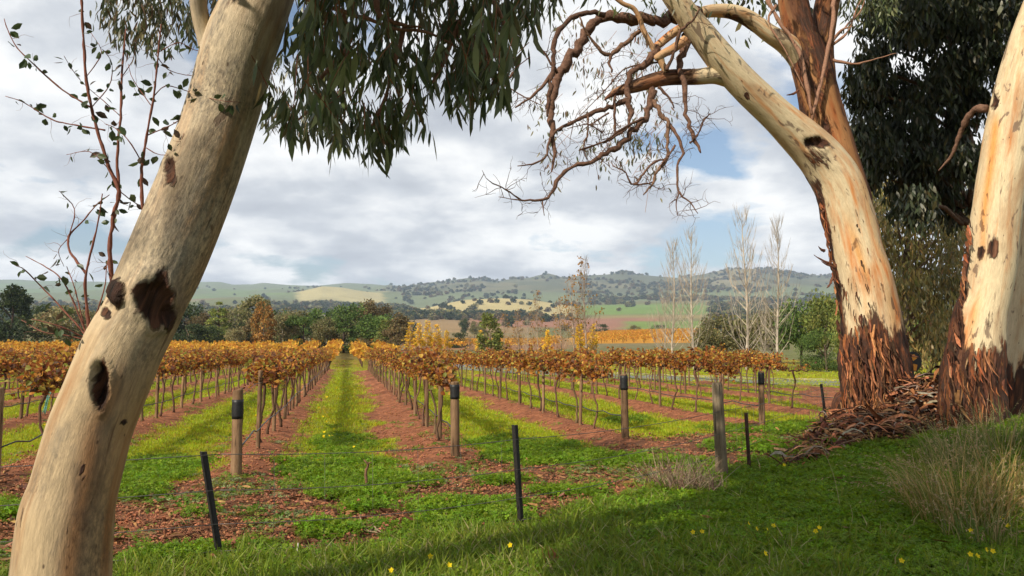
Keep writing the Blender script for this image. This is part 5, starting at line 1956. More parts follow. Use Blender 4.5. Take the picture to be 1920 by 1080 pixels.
# (x, top y, base y, full width px, depth, crown kind, colour, trunk, name, label)
BELT = [
    (18, 546, 662, 66, 138, 'tall', 'dark', 2, 'pine_tree', 'tall black-green pine at the far left edge above the vines'),
    (68, 572, 662, 76, 146, 'round', 'dark', 0, 'dense_tree', 'dark bushy tree between the tall pine and the pale olive tree'),
    (118, 574, 664, 104, 126, 'round', 'pale', 1, 'olive_tree', 'pale rounded olive-green tree seen behind the low leafy shoots'),
    (44, 588, 662, 60, 152, 'bush', 'dark', 0, 'dense_tree', 'low black-green tree filling the gap beside the far left pine'),
    (185, 578, 662, 70, 150, 'round', 'olive', 0, 'gum_tree', 'grey green gum just left of the leaning trunk'),
    (345, 566, 664, 78, 150, 'round', 'dark', 0, 'dense_tree', 'dark tree emerging right of the leaning trunk'),
    (352, 605, 668, 66, 128, 'bush', 'dark', 0, 'dense_tree', 'low very dark tree touching the right side of the leaning trunk'),
    (376, 590, 664, 46, 146, 'round', 'brown', 0, 'gum_tree', 'brownish tree between two dark trees right of leaning trunk'),
    (407, 572, 662, 62, 140, 'cone', 'lgreen', 2, 'conifer_tree', 'light green conical tree in the left belt'),
    (392, 612, 668, 58, 130, 'bush', 'dark', 0, 'dense_tree', 'low dark tree at the foot of the light green conical tree'),
    (443, 574, 660, 78, 148, 'round', 'olive', 1, 'gum_tree', 'grey olive gum right of the light green conical tree'),
    (440, 617, 664, 44, 126, 'round', 'pale', 1, 'olive_tree', 'small pale olive tree standing in front of the belt'),
    (478, 562, 658, 62, 152, 'tall', 'olive', 1, 'gum_tree', 'tallest thin gum of the belt, brownish green crown'),
    (472, 600, 660, 44, 138, 'round', 'brown', 0, 'gum_tree', 'grey brown tree left of the white trunked autumn tree'),
    (494, 578, 662, 40, 128, 'tall', 'orange', 1, 'autumn_tree', 'thin autumn tree with white trunk and orange crown'),
    (530, 586, 662, 80, 134, 'round', 'pale', 1, 'olive_tree', 'wide pale olive tree right of the white trunked autumn tree'),
    (515, 582, 658, 60, 152, 'round', 'green', 0, 'dense_tree', 'green tree rising behind the wide pale olive tree'),
    (568, 600, 660, 72, 132, 'umbrella', 'green', 2, 'pine_tree', 'green umbrella shaped pine in the middle of the belt'),
    (560, 580, 656, 70, 154, 'round', 'olive', 0, 'gum_tree', 'olive tree behind the green umbrella shaped pine'),
    (611, 598, 662, 54, 130, 'round', 'olive', 1, 'gum_tree', 'rounded olive gum left of the dark green conifer'),
    (600, 578, 658, 66, 154, 'round', 'green', 0, 'dense_tree', 'green tree top showing above the rounded olive gum'),
    (645, 592, 662, 58, 130, 'cone', 'green', 2, 'conifer_tree', 'green conifer with stepped branches near the grass lane'),
    (655, 568, 658, 72, 150, 'round', 'green', 0, 'dense_tree', 'large rounded green tree behind the stepped conifer'),
    (688, 567, 658, 70, 156, 'round', 'brown', 0, 'gum_tree', 'brown green tree top left of the dark end tree'),
    (706, 590, 660, 82, 138, 'round', 'green', 0, 'dense_tree', 'broad fresh green tree right of the stepped conifer'),
    (722, 604, 662, 50, 128, 'cone', 'lgreen', 2, 'conifer_tree', 'small light green conifer in front of the broad green tree'),
    (712, 570, 656, 64, 160, 'round', 'brown', 0, 'gum_tree', 'farther dull brown tree above the broad green tree'),
    (748, 598, 664, 42, 124, 'tall', 'brown', 0, 'gum_tree', 'dark brown narrow tree ending the belt beside yellow poplars'),
    (732, 618, 664, 50, 126, 'bush', 'brown', 0, 'shrub', 'low brown shrub at the foot of the narrow brown tree'),
    (680, 636, 664, 40, 126, 'bush', 'brown', 0, 'shrub', 'low grey brown shrub under the stepped conifer'),
    (1352, 578, 668, 92, 92, 'round', 'olive', 1, 'gum_tree', 'rounded olive gum between the second and third bare poplars'),
    (1322, 604, 668, 54, 88, 'round', 'olive', 0, 'gum_tree', 'smaller olive tree behind the second bare poplar'),
    (1400, 588, 670, 70, 96, 'round', 'olive', 0, 'gum_tree', 'olive tree behind the tallest bare poplar'),
    (1446, 574, 672, 90, 90, 'round', 'olive', 0, 'gum_tree', 'dull green tree behind the last bare poplar'),
    (1505, 552, 680, 104, 80, 'round', 'green', 0, 'dense_tree', 'large dark green tree left of the shaggy gum base'),
    (1552, 544, 684, 92, 76, 'round', 'lgreen', 0, 'dense_tree', 'yellow green tree touching the shaggy gum from behind'),
    (1548, 606, 690, 90, 66, 'bush', 'green', 0, 'dense_tree', 'low green bush against the left side of the shaggy gum'),
    (918, 592, 664, 40, 98, 'column', 'lgreen', 0, 'poplar_tree', 'leafy green poplar standing alone among bare poplars'),
    (862, 619, 652, 44, 215, 'bush', 'dark', 0, 'shrub', 'dark round bush on the brown vineyard slope'),
    (870, 594, 622, 22, 540, 'round', 'dark', 0, 'gum_tree', 'small dark tree above the tan field'),
    (890, 598, 624, 24, 520, 'round', 'olive', 0, 'gum_tree', 'small olive tree right of the small dark tree'),
    (905, 602, 626, 22, 500, 'round', 'olive', 0, 'gum_tree', 'rightmost of the small trees above the tan field'),
    (1124, 604, 626, 34, 410, 'bush', 'dark', 0, 'dense_tree', 'dark tree clump at the left end of the orange vineyard slope'),
    (1190, 608, 624, 24, 440, 'bush', 'olive', 0, 'dense_tree', 'olive tree at the crest of the orange vineyard slope'),
    (1235, 606, 624, 36, 430, 'bush', 'dark', 0, 'dense_tree', 'dark low trees at the crest beside the first bare poplar'),
    (1640, 470, 715, 130, 34, 'bush', 'lgreen', 0, 'shrub', 'tall green shrub behind the right side of the shaggy gum'),
    (1745, 560, 720, 120, 33, 'bush', 'green', 0, 'shrub', 'green shrub low between the two big trunks'),
    (1790, 455, 612, 80, 30, 'cone', 'dark', 2, 'pine_tree', 'small black-green pine beside the left edge of the third gum'),
]
for k_, x in enumerate((8, 92, 150, 330, 362, 398, 425, 458, 486, 512, 548, 586, 622, 668, 695, 728)):
    BELT.append((x, 606 + 14 * rng.random(), 664, 56 + 16 * rng.random(), 142 + 10 * rng.random(), 'bush', ('dark', 'olive', 'green', 'dark')[k_ % 4], 0, 'shrub', 'low shrub filling the understorey of the left tree belt'))
for k_, (x, ty, by, w, d, kind, tab, tr, nm, lab) in enumerate(BELT):
    b = P(x, by, d)
    g_ = gz(b[0], b[1])
    topz = P(x, ty - (7 if x < 765 and d < 170 else 0), d)[2]
    b[2] = g_ - .1
    h = topz - b[2]
    r_ = root(nm, b, lab, 'tree' if nm != 'shrub' else 'shrub', 'understorey shrubs of the left belt' if 'understorey' in lab else 'trees behind the vineyard')
    c = link('crown', crown(kind, tab, TABLES[tab], k_ % 2, d < 70), r_)
    natural = {'round': .86, 'tall': .56, 'cone': .62, 'umbrella': .95, 'column': .34, 'bush': 1.02}[kind]
    sx = (w / FPX * d) / natural
    c.scale = (sx, sx, h)
    c.rotation_euler = (0, 0, rng.random() * 6.28)
    t_ = link('trunk', TRM[tr], r_)
    t_.scale = (sx * .9, sx * .9, h)
    t_.rotation_euler = (0, 0, rng.random() * 6.28)
for o in list(COL.objects):
    if o.get('label', '').startswith('yellow green leafy gum glimpsed'):
        pass


# ---- bare poplars: pale leader with steep fine branches
def poplar_mesh(i, n_br=90, leafy=0.0, table=None, wide=.12, col=(0.42, 0.36, 0.29), fall=.28, ls=1.0):
    m_ = MB()
    lv_ = MB()
    r = np.random.default_rng(1500 + i)
    t_ = np.linspace(0, 1, 9)
    p = np.stack([.012 * np.sin(t_ * 5 + i), .01 * np.cos(t_ * 4 + i), t_ - .02], -1)
    m_.tube(p, np.linspace(.0105, .0013, 9), 6, np.array(col) * .85)
    tips_ = []
    for k_ in range(n_br):
        z = 0.05 + .9 * r.random() ** .9
        a = r.random() * 6.28
        l_ = (0.30 * (1.03 - z) + .03) * (.6 + .6 * r.random())
        out = l_ * (wide / .26 + .15 * r.random())
        b = np.array((np.interp(z, t_, p[:, 0]), np.interp(z, t_, p[:, 1]), z))
        e = b + np.array((math.cos(a) * out, math.sin(a) * out, l_))
        md = b + np.array((math.cos(a) * out * .7, math.sin(a) * out * .7, l_ * .42)) + r.normal(size=3) * .004
        m_.tube(np.array([b, md, e]), [.0027 * (1.1 - z), .0013, .0005], 3, np.array(col) * (.55 + .45 * r.random()), cap=False)
        for q_ in range(5):
            u_ = .25 + .75 * r.random()
            s_ = (1 - u_) * md + u_ * e
            a2 = a + r.normal() * 1.1
            e2 = s_ + np.array((math.cos(a2) * .022, math.sin(a2) * .022, .045 + .03 * r.random()))
            m_.tube(np.array([s_, e2]), [.0008, .0003], 3, np.array(col) * (.45 + .4 * r.random()), cap=False)
            tips_.append(e2)
    if leafy:
        tp = np.array(tips_)
        zz_ = tp[:, 2]
        pr = np.exp(-zz_ / fall) * leafy + .03 * leafy
        idx = np.where(r.random(len(tp)) < np.clip(pr * 1.6, 0, 1))[0]
        idx = np.repeat(idx, 5)
        n = len(idx)
        m_.leaves(CARD, tp[idx] + r.normal(size=(n, 3)) * .012, r.normal(size=(n, 3)), .013 * ls + .010 * ls * r.random(n), pick_cols(n, table), m=1, width=.8)
    return m_.mesh('poplar', [M_dead, M_farleaf], smooth=False)


POP = [poplar_mesh(k_) for k_ in range(4)]
POPO = [poplar_mesh(10 + k_, 80, .5, ORANGE, .10, (0.36, 0.27, 0.2)) for k_ in range(3)]
POPY = [poplar_mesh(20 + k_, 110, .4, YELLOW, .12, (0.40, 0.28, 0.18), .45, 1.4) for k_ in range(3)]
POPS = [poplar_mesh(30 + k_, 120, .75, YELLOW, .085, (0.50, 0.36, 0.26), .38, 1.5) for k_ in range(3)]
for (x, ty, by, wd, d, ms, lab) in [
    (1263, 455, 676, 1.05, 74, POP, 'shorter bare white poplar, leftmost of the right poplar group'), (1300, 430, 676, 1.0, 72, POP, 'bare white poplar second from left in the right group'),
    (1400, 392, 678, 1.0, 70, POP, 'tallest bare white poplar against the clouds'), (1461, 413, 682, .95, 68, POP, 'bare white poplar nearest the shaggy gum'),
    (1248, 560, 676, .9, 78, POP, 'short bare sapling at the foot of the leftmost white poplar'), (1436, 560, 678, .9, 74, POP, 'short bare sapling between the two tallest white poplars'),
    (1098, 485, 670, .95, 104, POPO, 'tall poplar with last orange leaves in the centre'), (1075, 520, 670, 1.1, 106, POPO, 'shorter half bare orange poplar left of the tall centre one'),
    (1052, 560, 670, 1.0, 102, POPO, 'half bare young poplar left of the tall centre poplars'), (1008, 548, 668, .9, 108, POPO, 'slender half bare poplar left of the centre cluster'),
    (972, 582, 666, 1.2, 112, POPO, 'thin brown twiggy poplar right of the green poplar'), (945, 590, 666, 1.2, 114, POPO, 'faint bare poplar touching the green poplar'), (1026, 622, 668, 1.2, 100, POPS, 'small yellow poplar at the foot of the slender one'),
    (990, 596, 668, 1.2, 110, POP, 'short bare poplar between two half bare ones'), (1086, 612, 670, 1.2, 98, POPS, 'bright yellow low poplar under the tall centre poplars'), (1112, 612, 670, 1.1, 100, POPS, 'yellow poplar at the right side of the centre cluster'),
    (770, 608, 672, 1.3, 100, POPS, 'golden young poplar leftmost of the yellow group by the belt'), (786, 610, 672, 1.2, 102, POPS, 'golden young poplar second in the yellow group'), (800, 606, 672, 1.3, 104, POPS, 'brightest yellow young poplar in the yellow group'),
    (818, 612, 672, 1.3, 106, POPS, 'pinkish half bare young poplar in the yellow group'), (838, 622, 670, 1.2, 108, POPS, 'short yellow poplar at the right of the yellow group'), (880, 630, 668, 1.7, 112, POPO, 'short bare brown poplar left of the green poplar'), (900, 622, 668, 1.2, 110, POPS, 'small yellow green poplar beside the leafy green poplar')]:
    b = P(x, by, d)
    b[2] = gz(b[0], b[1]) - .1
    h = P(x, ty, d)[2] - b[2]
    o = link('poplar_tree', ms[rng.integers(len(ms))], None, b)
    tag(o, lab, 'poplar', 'poplars beyond the vineyard')
    o.scale = (h * wd, h * wd, h)
    o.rotation_euler = (0, 0, rng.random() * 6.28)

# ---- dark leafy gum between the two big trunks, upper right
base = P(1830, 760, 20.0)
base[2] = gz(base[0], base[1])
gumD = root('gum_tree', base, 'dark green gum with drooping foliage filling the upper right', 'tree')
m_ = MB()
lv = MB()
wob_tube(m_, np.array([base - (0, 0, .2), P(1832, 600, 20.2), P(1836, 420, 20.3), P(1815, 250, 20.2), P(1785, 60, 20), P(1775, -160, 20)]), [.20, .17, .14, .11, .08, .05], (0.12, 0.08, 0.06), 9, 6)
DK = L((1608, 170, 16), (1630, 130, 26), (1640, 200, 28), (1660, 90, 30), (1680, 160, 34), (1690, 250, 32), (1650, 260, 30), (1632, 300, 22), (1720, 60, 40), (1730, 180, 40), (1740, 280, 34), (1780, 120, 44), (1790, 220, 40), (1800, 20, 50), (1850, 60, 44), (1840, 160, 40),
       (1820, 300, 28), (1770, 300, 30), (1700, 10, 44), (1705, 300, 26), (1760, 0, 50), (1880, 10, 40), (1860, -50, 60), (1760, -70, 60), (1660, 10, 26), (1690, 340, 22), (1750, 350, 24), (1640, 330, 18), (1615, 240, 18), (1790, 380, 22), (1720, 390, 18), (1880, 110, 30))
for (x, y, s_) in DK:
    d = 20 + rng.normal() * 1.1
    c_ = P(x, y, d)
    j0_ = P(1812 + rng.normal() * 8, min(y + 90, 420), 20.2)
    wob_tube(m_, np.array([j0_, (j0_ + c_) / 2 + (0, 0, .25), c_]), [.06, .04, .012], (0.11, 0.07, 0.05), 5, 4)
    n = int(34 * s_)
    u = d / FPX
    for q_ in range(max(3, int(s_ / 3))):
        sub = c_ + rng.normal(size=3) * np.array((1, 1, .8)) * s_ * u * .75
        kk = int(n / (s_ / 3))
        kk = max(kk, 26)
        pos = sub + rng.normal(size=(kk, 3)) * np.array((.14, .14, .17))
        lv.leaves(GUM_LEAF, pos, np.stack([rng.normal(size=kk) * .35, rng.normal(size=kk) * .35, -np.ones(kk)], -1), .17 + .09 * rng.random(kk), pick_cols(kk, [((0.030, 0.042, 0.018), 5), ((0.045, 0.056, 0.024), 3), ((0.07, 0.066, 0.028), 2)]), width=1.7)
build('trunk', m_, [M_dead], gumD)
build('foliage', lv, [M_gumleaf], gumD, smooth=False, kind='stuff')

# ---- olive gum hanging lower between the trunks, in the sun
base = P(1690, 735, 27.0)
base[2] = gz(base[0], base[1])
gumO = root('gum_tree', base, 'sunlit olive gum with drooping leaves between the two big trunks', 'tree')
m_ = MB()
lv = MB()
wob_tube(m_, np.array([base - (0, 0, .2), P(1694, 620, 27), P(1700, 500, 27.2), P(1706, 380, 27)]), [.16, .13, .10, .05], (0.3, 0.24, 0.18), 8, 6)
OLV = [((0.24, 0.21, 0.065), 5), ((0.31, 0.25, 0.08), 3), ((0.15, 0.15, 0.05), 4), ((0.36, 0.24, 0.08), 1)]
for k_ in range(150):
    x, y = 1612 + 205 * rng.random(), 325 + 370 * rng.random()
    if rng.random() > np.interp(y, [325, 380, 560, 700], [.6, 1, 1, .7]):
        continue
    c_ = P(x, y, 27 + rng.normal() * 1.0)
    if k_ % 3 == 0:
        j0_ = P(1698, min(y + 60, 640), 27.1)
        wob_tube(m_, np.array([j0_, (j0_ + c_) / 2 + (0, 0, .3), c_]), [.045, .03, .01], (0.2, 0.15, 0.11), 5, 4)
    kk = 90
    pos = c_ + rng.normal(size=(kk, 3)) * np.array((.26, .26, .34))
    lv.leaves(GUM_LEAF, pos, np.stack([rng.normal(size=kk) * .35, rng.normal(size=kk) * .35, -np.ones(kk)], -1), .17 + .09 * rng.random(kk), pick_cols(kk, OLV) * (0.7 + .6 * rng.random()), width=1.7)
build('trunk', m_, [M_dead], gumO)
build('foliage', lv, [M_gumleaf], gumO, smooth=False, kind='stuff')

# ---- tree dots and woods on the far hills, one mass
hk = []
for k_, tb in enumerate((DARKT, OLIVE, DARKT, BROWNT)):
    m_ = MB()
    r = np.random.default_rng(60 + k_)
    for q_ in range(7):
        v = r.normal(size=3)
        v /= np.linalg.norm(v)
        c_ = np.array((v[0] * .3, v[1] * .3, .5 + v[2] * .28))
        kk = 26
        w = r.normal(size=(kk, 3))
        w /= np.linalg.norm(w, axis=1)[:, None]
        m_.leaves(CARD, c_ + w * .2, w + r.normal(size=(kk, 3)) * .5, .16 + .1 * r.random(kk), pick_cols(kk, tb), width=.8)
    m_.tube(np.array([(0, 0, -.1), (0, 0, .5)]), .03, 4, (.1, .07, .05), 0)
    hk.append(m_.mesh('hill_tree', [M_farleaf], smooth=False))
N = 60000
px = -150 + 2250 * rng.random(N)
d = np.exp(np.log(620) + (np.log(4750) - np.log(620)) * rng.random(N) ** .8)
X, Y = (px - CX) / FPX * d, d
n = fbm(np.stack([X / 230.0, Y / 330.0], -1), 4)
n2 = fbm(np.stack([X / 70.0, Y / 100.0], -1), 3)
pr = 0.008 + .5 * sstep(.56, .68, n) * sstep(.4, .6, n2)


def rect(x0, x1, d0, d1, w=20):
    return sstep(x0 - w, x0 + w, px) * (1 - sstep(x1 - w, x1 + w, px)) * sstep(d0 * .95, d0 * 1.05, d) * (1 - sstep(d1 * .95, d1 * 1.05, d))


pr = pr * (1 - .93 * rect(740, 1080, 1420, 2150)) * (1 - .96 * rect(1080, 1340, 620, 2300)) * (1 - .9 * rect(-200, 560, 2500, 5200)) * (1 - .9 * rect(760, 1000, 600, 1050)) * (1 - .9 * rect(550, 720, 2500, 3400))
pr = pr + .5 * rect(1100, 1340, 2500, 4000) * sstep(.42, .56, n2) + .6 * rect(930, 1010, 2200, 2700, 8) + .8 * rect(730, 1010, 1130, 1420, 14) * sstep(.3, .5, n2) + .45 * rect(560, 760, 1500, 2300) * sstep(.42, .55, n2)
pr = pr + .35 * rect(760, 960, 2400, 3300) * sstep(.5, .6, n2) + .12 * rect(740, 1560, 3000, 4700) * sstep(.42, .6, n) + .03 * rect(780, 1060, 1450, 1900) + .5 * rect(-200, 560, 1100, 1900) * sstep(.4, .6, n2) + .5 * rect(1340, 1600, 800, 2400) * sstep(.4, .6, n2)
pr = pr + 1.0 * rect(1160, 1190, 4450, 4680, 6) + .5 * rect(1330, 1520, 4480, 4650, 6) + .8 * rect(372, 410, 5100, 5300, 5)
keep = (rng.random(N) < pr) & (np.abs(px - 960) < 1150)
X, Y, d = X[keep], Y[keep], d[keep]
print('hill trees', len(X))
hs_ = (7 + 8 * rng.random(len(X))) * np.interp(d, [600, 2000, 4500], [.75, 1, 1.15])
scatter('hill_woods', np.stack([X, Y, ground(X, Y)], -1), zrot(len(X), .02), np.stack([hs_ * 1.15, hs_ * 1.15, hs_ * .85], -1), hk, 'scattered dark trees and woods dotting the distant hills')

# ---- autumn vineyards past the road: leaf masses in rows
blob = []
for k_, tb in enumerate(([((0.50, 0.26, 0.03), 4), ((0.42, 0.19, 0.03), 3), ((0.58, 0.36, 0.05), 3)],) * 4):
    m_ = MB()
    n = 70
    pos = rng.normal(size=(n, 3)) * np.array((.35, 1.0, .22)) + np.array((0, 0, 1.35))
    m_.leaves(CARD, pos, rng.normal(size=(n, 3)), .22 + .14 * rng.random(n), pick_cols(n, tb), width=.9)
    m_.tube(np.array([(0, 0, -.1), (0, 0, 1.2)]), .05, 4, (.12, .07, .045))
    blob.append(m_.mesh('vine_mass', [M_vineleaf], smooth=False))
pl = []
for (x0, x1, d0, d1, sp, st, ang) in [(560, 735, 79, 150, 3.3, 2.4, ROWANG), (1085, 1340, 225, 425, 4.5, 4.5, -0.9), (300, 560, 90, 125, 3.3, 2.4, ROWANG), (-100, 200, 88, 118, 3.3, 2.4, ROWANG), (770, 1050, 180, 420, 9, 6, 0.5)]:
    ca, sa = math.cos(ang), math.sin(ang)
    for q_ in np.arange(-500, 500, sp):
        u_ = np.arange(0, 620, st) + rng.random() * st
        X_, Y_ = q_ * ca - (u_ - 0) * sa + (0 if ang == ROWANG else 20), q_ * sa + u_ * ca + (0 if ang == ROWANG else 40)
        pxx = CX + FPX * X_ / np.maximum(Y_, 1)
        ok = (Y_ > d0) & (Y_ < d1) & (pxx > x0) & (pxx < x1) & ((Y_ > (60 - 1.05 * X_) + 9) | (pxx < 740))
        for X1, Y1 in zip(X_[ok], Y_[ok]):
            pl.append((X1, Y1, ang))
pl = np.array(pl)
print('vine masses', len(pl))
rz = np.zeros((len(pl), 3))
rz[:, 2] = pl[:, 2]
ss = .9 + .3 * rng.random(len(pl))
scatter('far_vineyard', np.stack([pl[:, 0], pl[:, 1], ground(pl[:, 0], pl[:, 1])], -1), rz, np.stack([ss, ss * 1.2, ss], -1), blob, 'orange vineyard blocks beyond the road and on the slope')

# ================================================================== FENCE, LITTER, SMALL THINGS
def picket(x0, y0, x1, y1, d, lab, mat, wide=1.0):
    """star picket: three-flanged steel section from (x1, y1) ground to (x0, y0) top"""
    g0 = hit(x1, y1)
    d = g0[1] if d is None else d
    b = P(x1, y1, d)
    b[2] = gz(b[0], b[1])
    tp = P(x0, y0, d)
    ax = (tp - b) / np.linalg.norm(tp - b)
    b0 = b - ax * .3
    m_ = MB()
    for k_ in range(3):
        a = k_ * 2 * math.pi / 3 + .5
        f = np.array((math.cos(a), math.sin(a), 0)) * .036 * wide
        sdd = np.array((-math.sin(a), math.cos(a), 0)) * .006 * wide
        V = []
        for q_ in (b0, tp):
            V += [q_ - sdd, q_ + sdd, q_ + f + sdd * .7, q_ + f - sdd * .7]
        m_.add(np.array(V), None, [(0, 1, 5, 4), (1, 2, 6, 5), (2, 3, 7, 6), (3, 0, 4, 7), (4, 5, 6, 7)])
    o = build('steel_picket', m_, [mat], origin=b, smooth=False)
    return tag(o, lab, 'fence post', 'posts of the wire fence'), b, tp


F = []
F.append(picket(380, 847, 412, 1055, None, 'dark steel picket leaning left, nearest the leaning trunk', M_picket))
F.append(picket(965, 797, 977, 993, None, 'dark upright steel picket in the centre foreground', M_picket))
bw = hit(1354, 897)
o = root('strainer_post', bw, 'tall grey weathered fence post with a pointed shoulder beside dead weeds', 'fence post', 'posts of the wire fence')
m_ = MB()
h = P(1345, 716, bw[1])[2] - bw[2]
z = np.array([-.3, 0, .12, .5, .9, h - .06, h - .01])
m_.tube(np.stack([-.012 * z * 3, 0 * z, z], -1), np.array([.098, .092, .086, .081, .078, .073, .066]), 16, (.5, .5, .5), jit=.05)
ob_ = build('pole', m_, [M_postgrey], None)
ob_.parent = o
ORG[ob_.name] = bw
F.append((o, bw, bw + np.array((-.05, 0, h))))
F.append(picket(1399, 774, 1406, 886, None, 'thin rusty picket right of the tall grey fence post', M_rustpicket, .8))
F.append(picket(1540, 720, 1550, 795, None, 'short dark picket at the edge of the bark heap', M_picket, 1.1))

# wires, strung picket to picket and on past both ends
ends = [np.array((-9.0, 5.3, 0.0))] + [f[1] for f in F[:3]] + [F[4][1], np.array((9.5, 20.5, 0))]
ends[0][2] = gz(-9.0, 5.3)
ends[-1][2] = gz(9.5, 20.5)
fw = root('fence_wire', ends[1], 'rusty wire strands strung between the fence pickets across the headland', 'wire')
for hgt in (0.93, 0.62, 0.33, .1):
    m_ = MB()
    for a, b in zip(ends[:-1], ends[1:]):
        t_ = np.linspace(0, 1, 22)[:, None]
        p = a * (1 - t_) + b * t_ + np.array((0.0, -.04, hgt))
        p[:, 2] -= .05 * 4 * (t_ * (1 - t_))[:, 0]
        p[:, 2] = np.maximum(p[:, 2], ground(p[:, 0], p[:, 1]) + .04)
        m_.tube(p, .0036, 4, (.5, .5, .5))
        if hgt > .9 or hgt == .62:                        # barbs
            for q_ in p[1:-1:2]:
                v = rng.normal(size=3) * .012
                m_.tube(np.array([q_ - v, q_ + v]), .0016, 3, (.5, .5, .5))
    build('wire_strand', m_, [M_wire], fw)
m_ = MB()
for a, b in ((ends[3], ends[4]), (ends[1], ends[2])):
    n = 26
    for k_ in range(1, n):
        if a is ends[1] and k_ % 4:
            continue
        q_ = a * (1 - k_ / n) + b * (k_ / n)
        g0 = gz(q_[0], q_[1])
        m_.tube(np.array([(q_[0], q_[1] - .04, g0 + .02), (q_[0] + .01, q_[1] - .04, g0 + .4), (q_[0], q_[1] - .04, g0 + .9)]), .0018, 3, (.5, .5, .5))
build('stay_wire', m_, [M_wire], fw, kind='stuff')

# ---- heap of shed bark round the gum base
m_ = MB()
N = 3200


def mound_z(x, y):
    c0 = P(1728, 770, 14.35)[0]
    r2 = np.clip(1 - ((x - c0) / 1.0) ** 2 - ((y - 14.35) / .75) ** 2, 0, 1)
    return ground(x, y)[()] - .05 + .70 * r2 ** .8 + .10 * (fbm(np.stack([np.atleast_1d(x) * 4.0, np.atleast_1d(y) * 4.0], -1), 3) - .5)


def heap_pt(k_):
    while True:
        x, y = 1460 + 330 * rng.random(), 690 + 190 * rng.random()
        lo = np.interp(x, [1460, 1500, 1540, 1570, 1700, 1790], [858, 842, 812, 800, 790, 790])
        top_ = np.interp(x, [1460, 1540, 1580, 1690, 1720, 1760, 1790], [850, 795, 770, 745, 700, 700, 760])
        bot = np.interp(x, [1460, 1520, 1600, 1700, 1790], [890, 872, 838, 815, 800])
        if top_ < y < bot:
            return x, y, top_, bot


BC = [(0.24, 0.095, 0.042), (0.13, 0.052, 0.027), (0.30, 0.14, 0.066), (0.065, 0.028, 0.017), (0.045, 0.022, 0.014), (0.36, 0.20, 0.10), (0.19, 0.145, 0.11)]
for k_ in range(N):
    x, y, t0, b0 = heap_pt(k_)
    if k_ % 5 == 0:
        th_ = rng.random() * 6.283
        r0 = math.sqrt(rng.random())
        qx, qy = P(1728, 770, 14.35)[0] + math.cos(th_) * r0 * 1.02, 14.35 - abs(math.sin(th_)) * r0 * .78
        p = np.array((qx, qy, float(mound_z(qx, qy)[0]) + .02 + .05 * rng.random()))
    else:
        p = hit(x, min(y + 10, b0))
        d_ = np.exp(-(((p[0] - 6.4) / 1.5) ** 2 + ((p[1] - 14.2) / 1.3) ** 2))
        p[2] += (.03 + .30 * d_) * rng.random()
    a = rng.normal() * .9 + (0.25 if x > 1600 else 0)
    l_ = (.05 + .62 * rng.random() ** 2.6)
    dr = np.array((math.cos(a), math.sin(a) * .8, rng.normal() * .25))
    w = .012 + .032 * rng.random() ** 1.5
    t_ = np.linspace(-.5, .5, 5)[:, None]
    cv_ = p + dr * t_ * l_ + np.array((0, 0, 1)) * ((.25 - t_ ** 2) * (rng.normal() * .8) * l_)
    sd = np.array((-dr[1], dr[0], .5 * rng.normal()))
    sd /= np.linalg.norm(sd)
    tp = np.array([.3, .9, 1, .8, .2])[:, None] * w
    m_.add(np.concatenate([cv_ - sd * tp, cv_ + np.array((0, 0, w * .6)), cv_ + sd * tp]), None, [(i, i + 1, i + 6, i + 5) for i in range(4)] + [(i + 5, i + 6, i + 11, i + 10) for i in range(4)], jcol(BC[rng.integers(7)], 1, .35)[0])
for k_ in range(70):
    x, y, t0, b0 = heap_pt(k_)
    p = hit(x, y + 8) + np.array((0, 0, .03 + .25 * rng.random() * np.exp(-((x - 1640) / 70) ** 2)))
    dr = np.array((rng.normal(), rng.normal() * .6, rng.normal() * .25))
    dr /= np.linalg.norm(dr)
    l_ = .25 + .5 * rng.random()
    wob_tube(m_, np.array([p - dr * l_ / 2, p + rng.normal(size=3) * .03, p + dr * l_ / 2]), [.012, .010, .004], jcol((0.14, 0.085, 0.055), 1, .5)[0], 5, 4, .4)
o = build('bark_litter', m_, [M_bark], smooth=False, kind='stuff')
o['label'] = 'heap of shed red brown bark strips round the gum bases'
# solid mound under the loose strips between the two trunks
m_ = MB()
cm = P(1728, 770, 14.35)
nn = 40
U, V_ = np.meshgrid(np.linspace(-1, 1, nn), np.linspace(-1, 1, nn))
rr_ = np.clip(1 - (U ** 2 + V_ ** 2), 0, 1)
xx, yy_ = cm[0] + U.ravel() * 1.0, 14.35 + V_.ravel() * .75
zz_ = mound_z(xx, yy_)
ii = (np.arange(nn - 1)[:, None] * nn + np.arange(nn - 1)).ravel()
m_.add(np.stack([xx, yy_, zz_], -1), None, np.stack([ii, ii + 1, ii + nn + 1, ii + nn], -1), (0.07, 0.03, 0.018))
o = build('bark_mound', m_, [M_bark], kind='stuff')
o['label'] = 'packed mound of old bark between the two big gums'


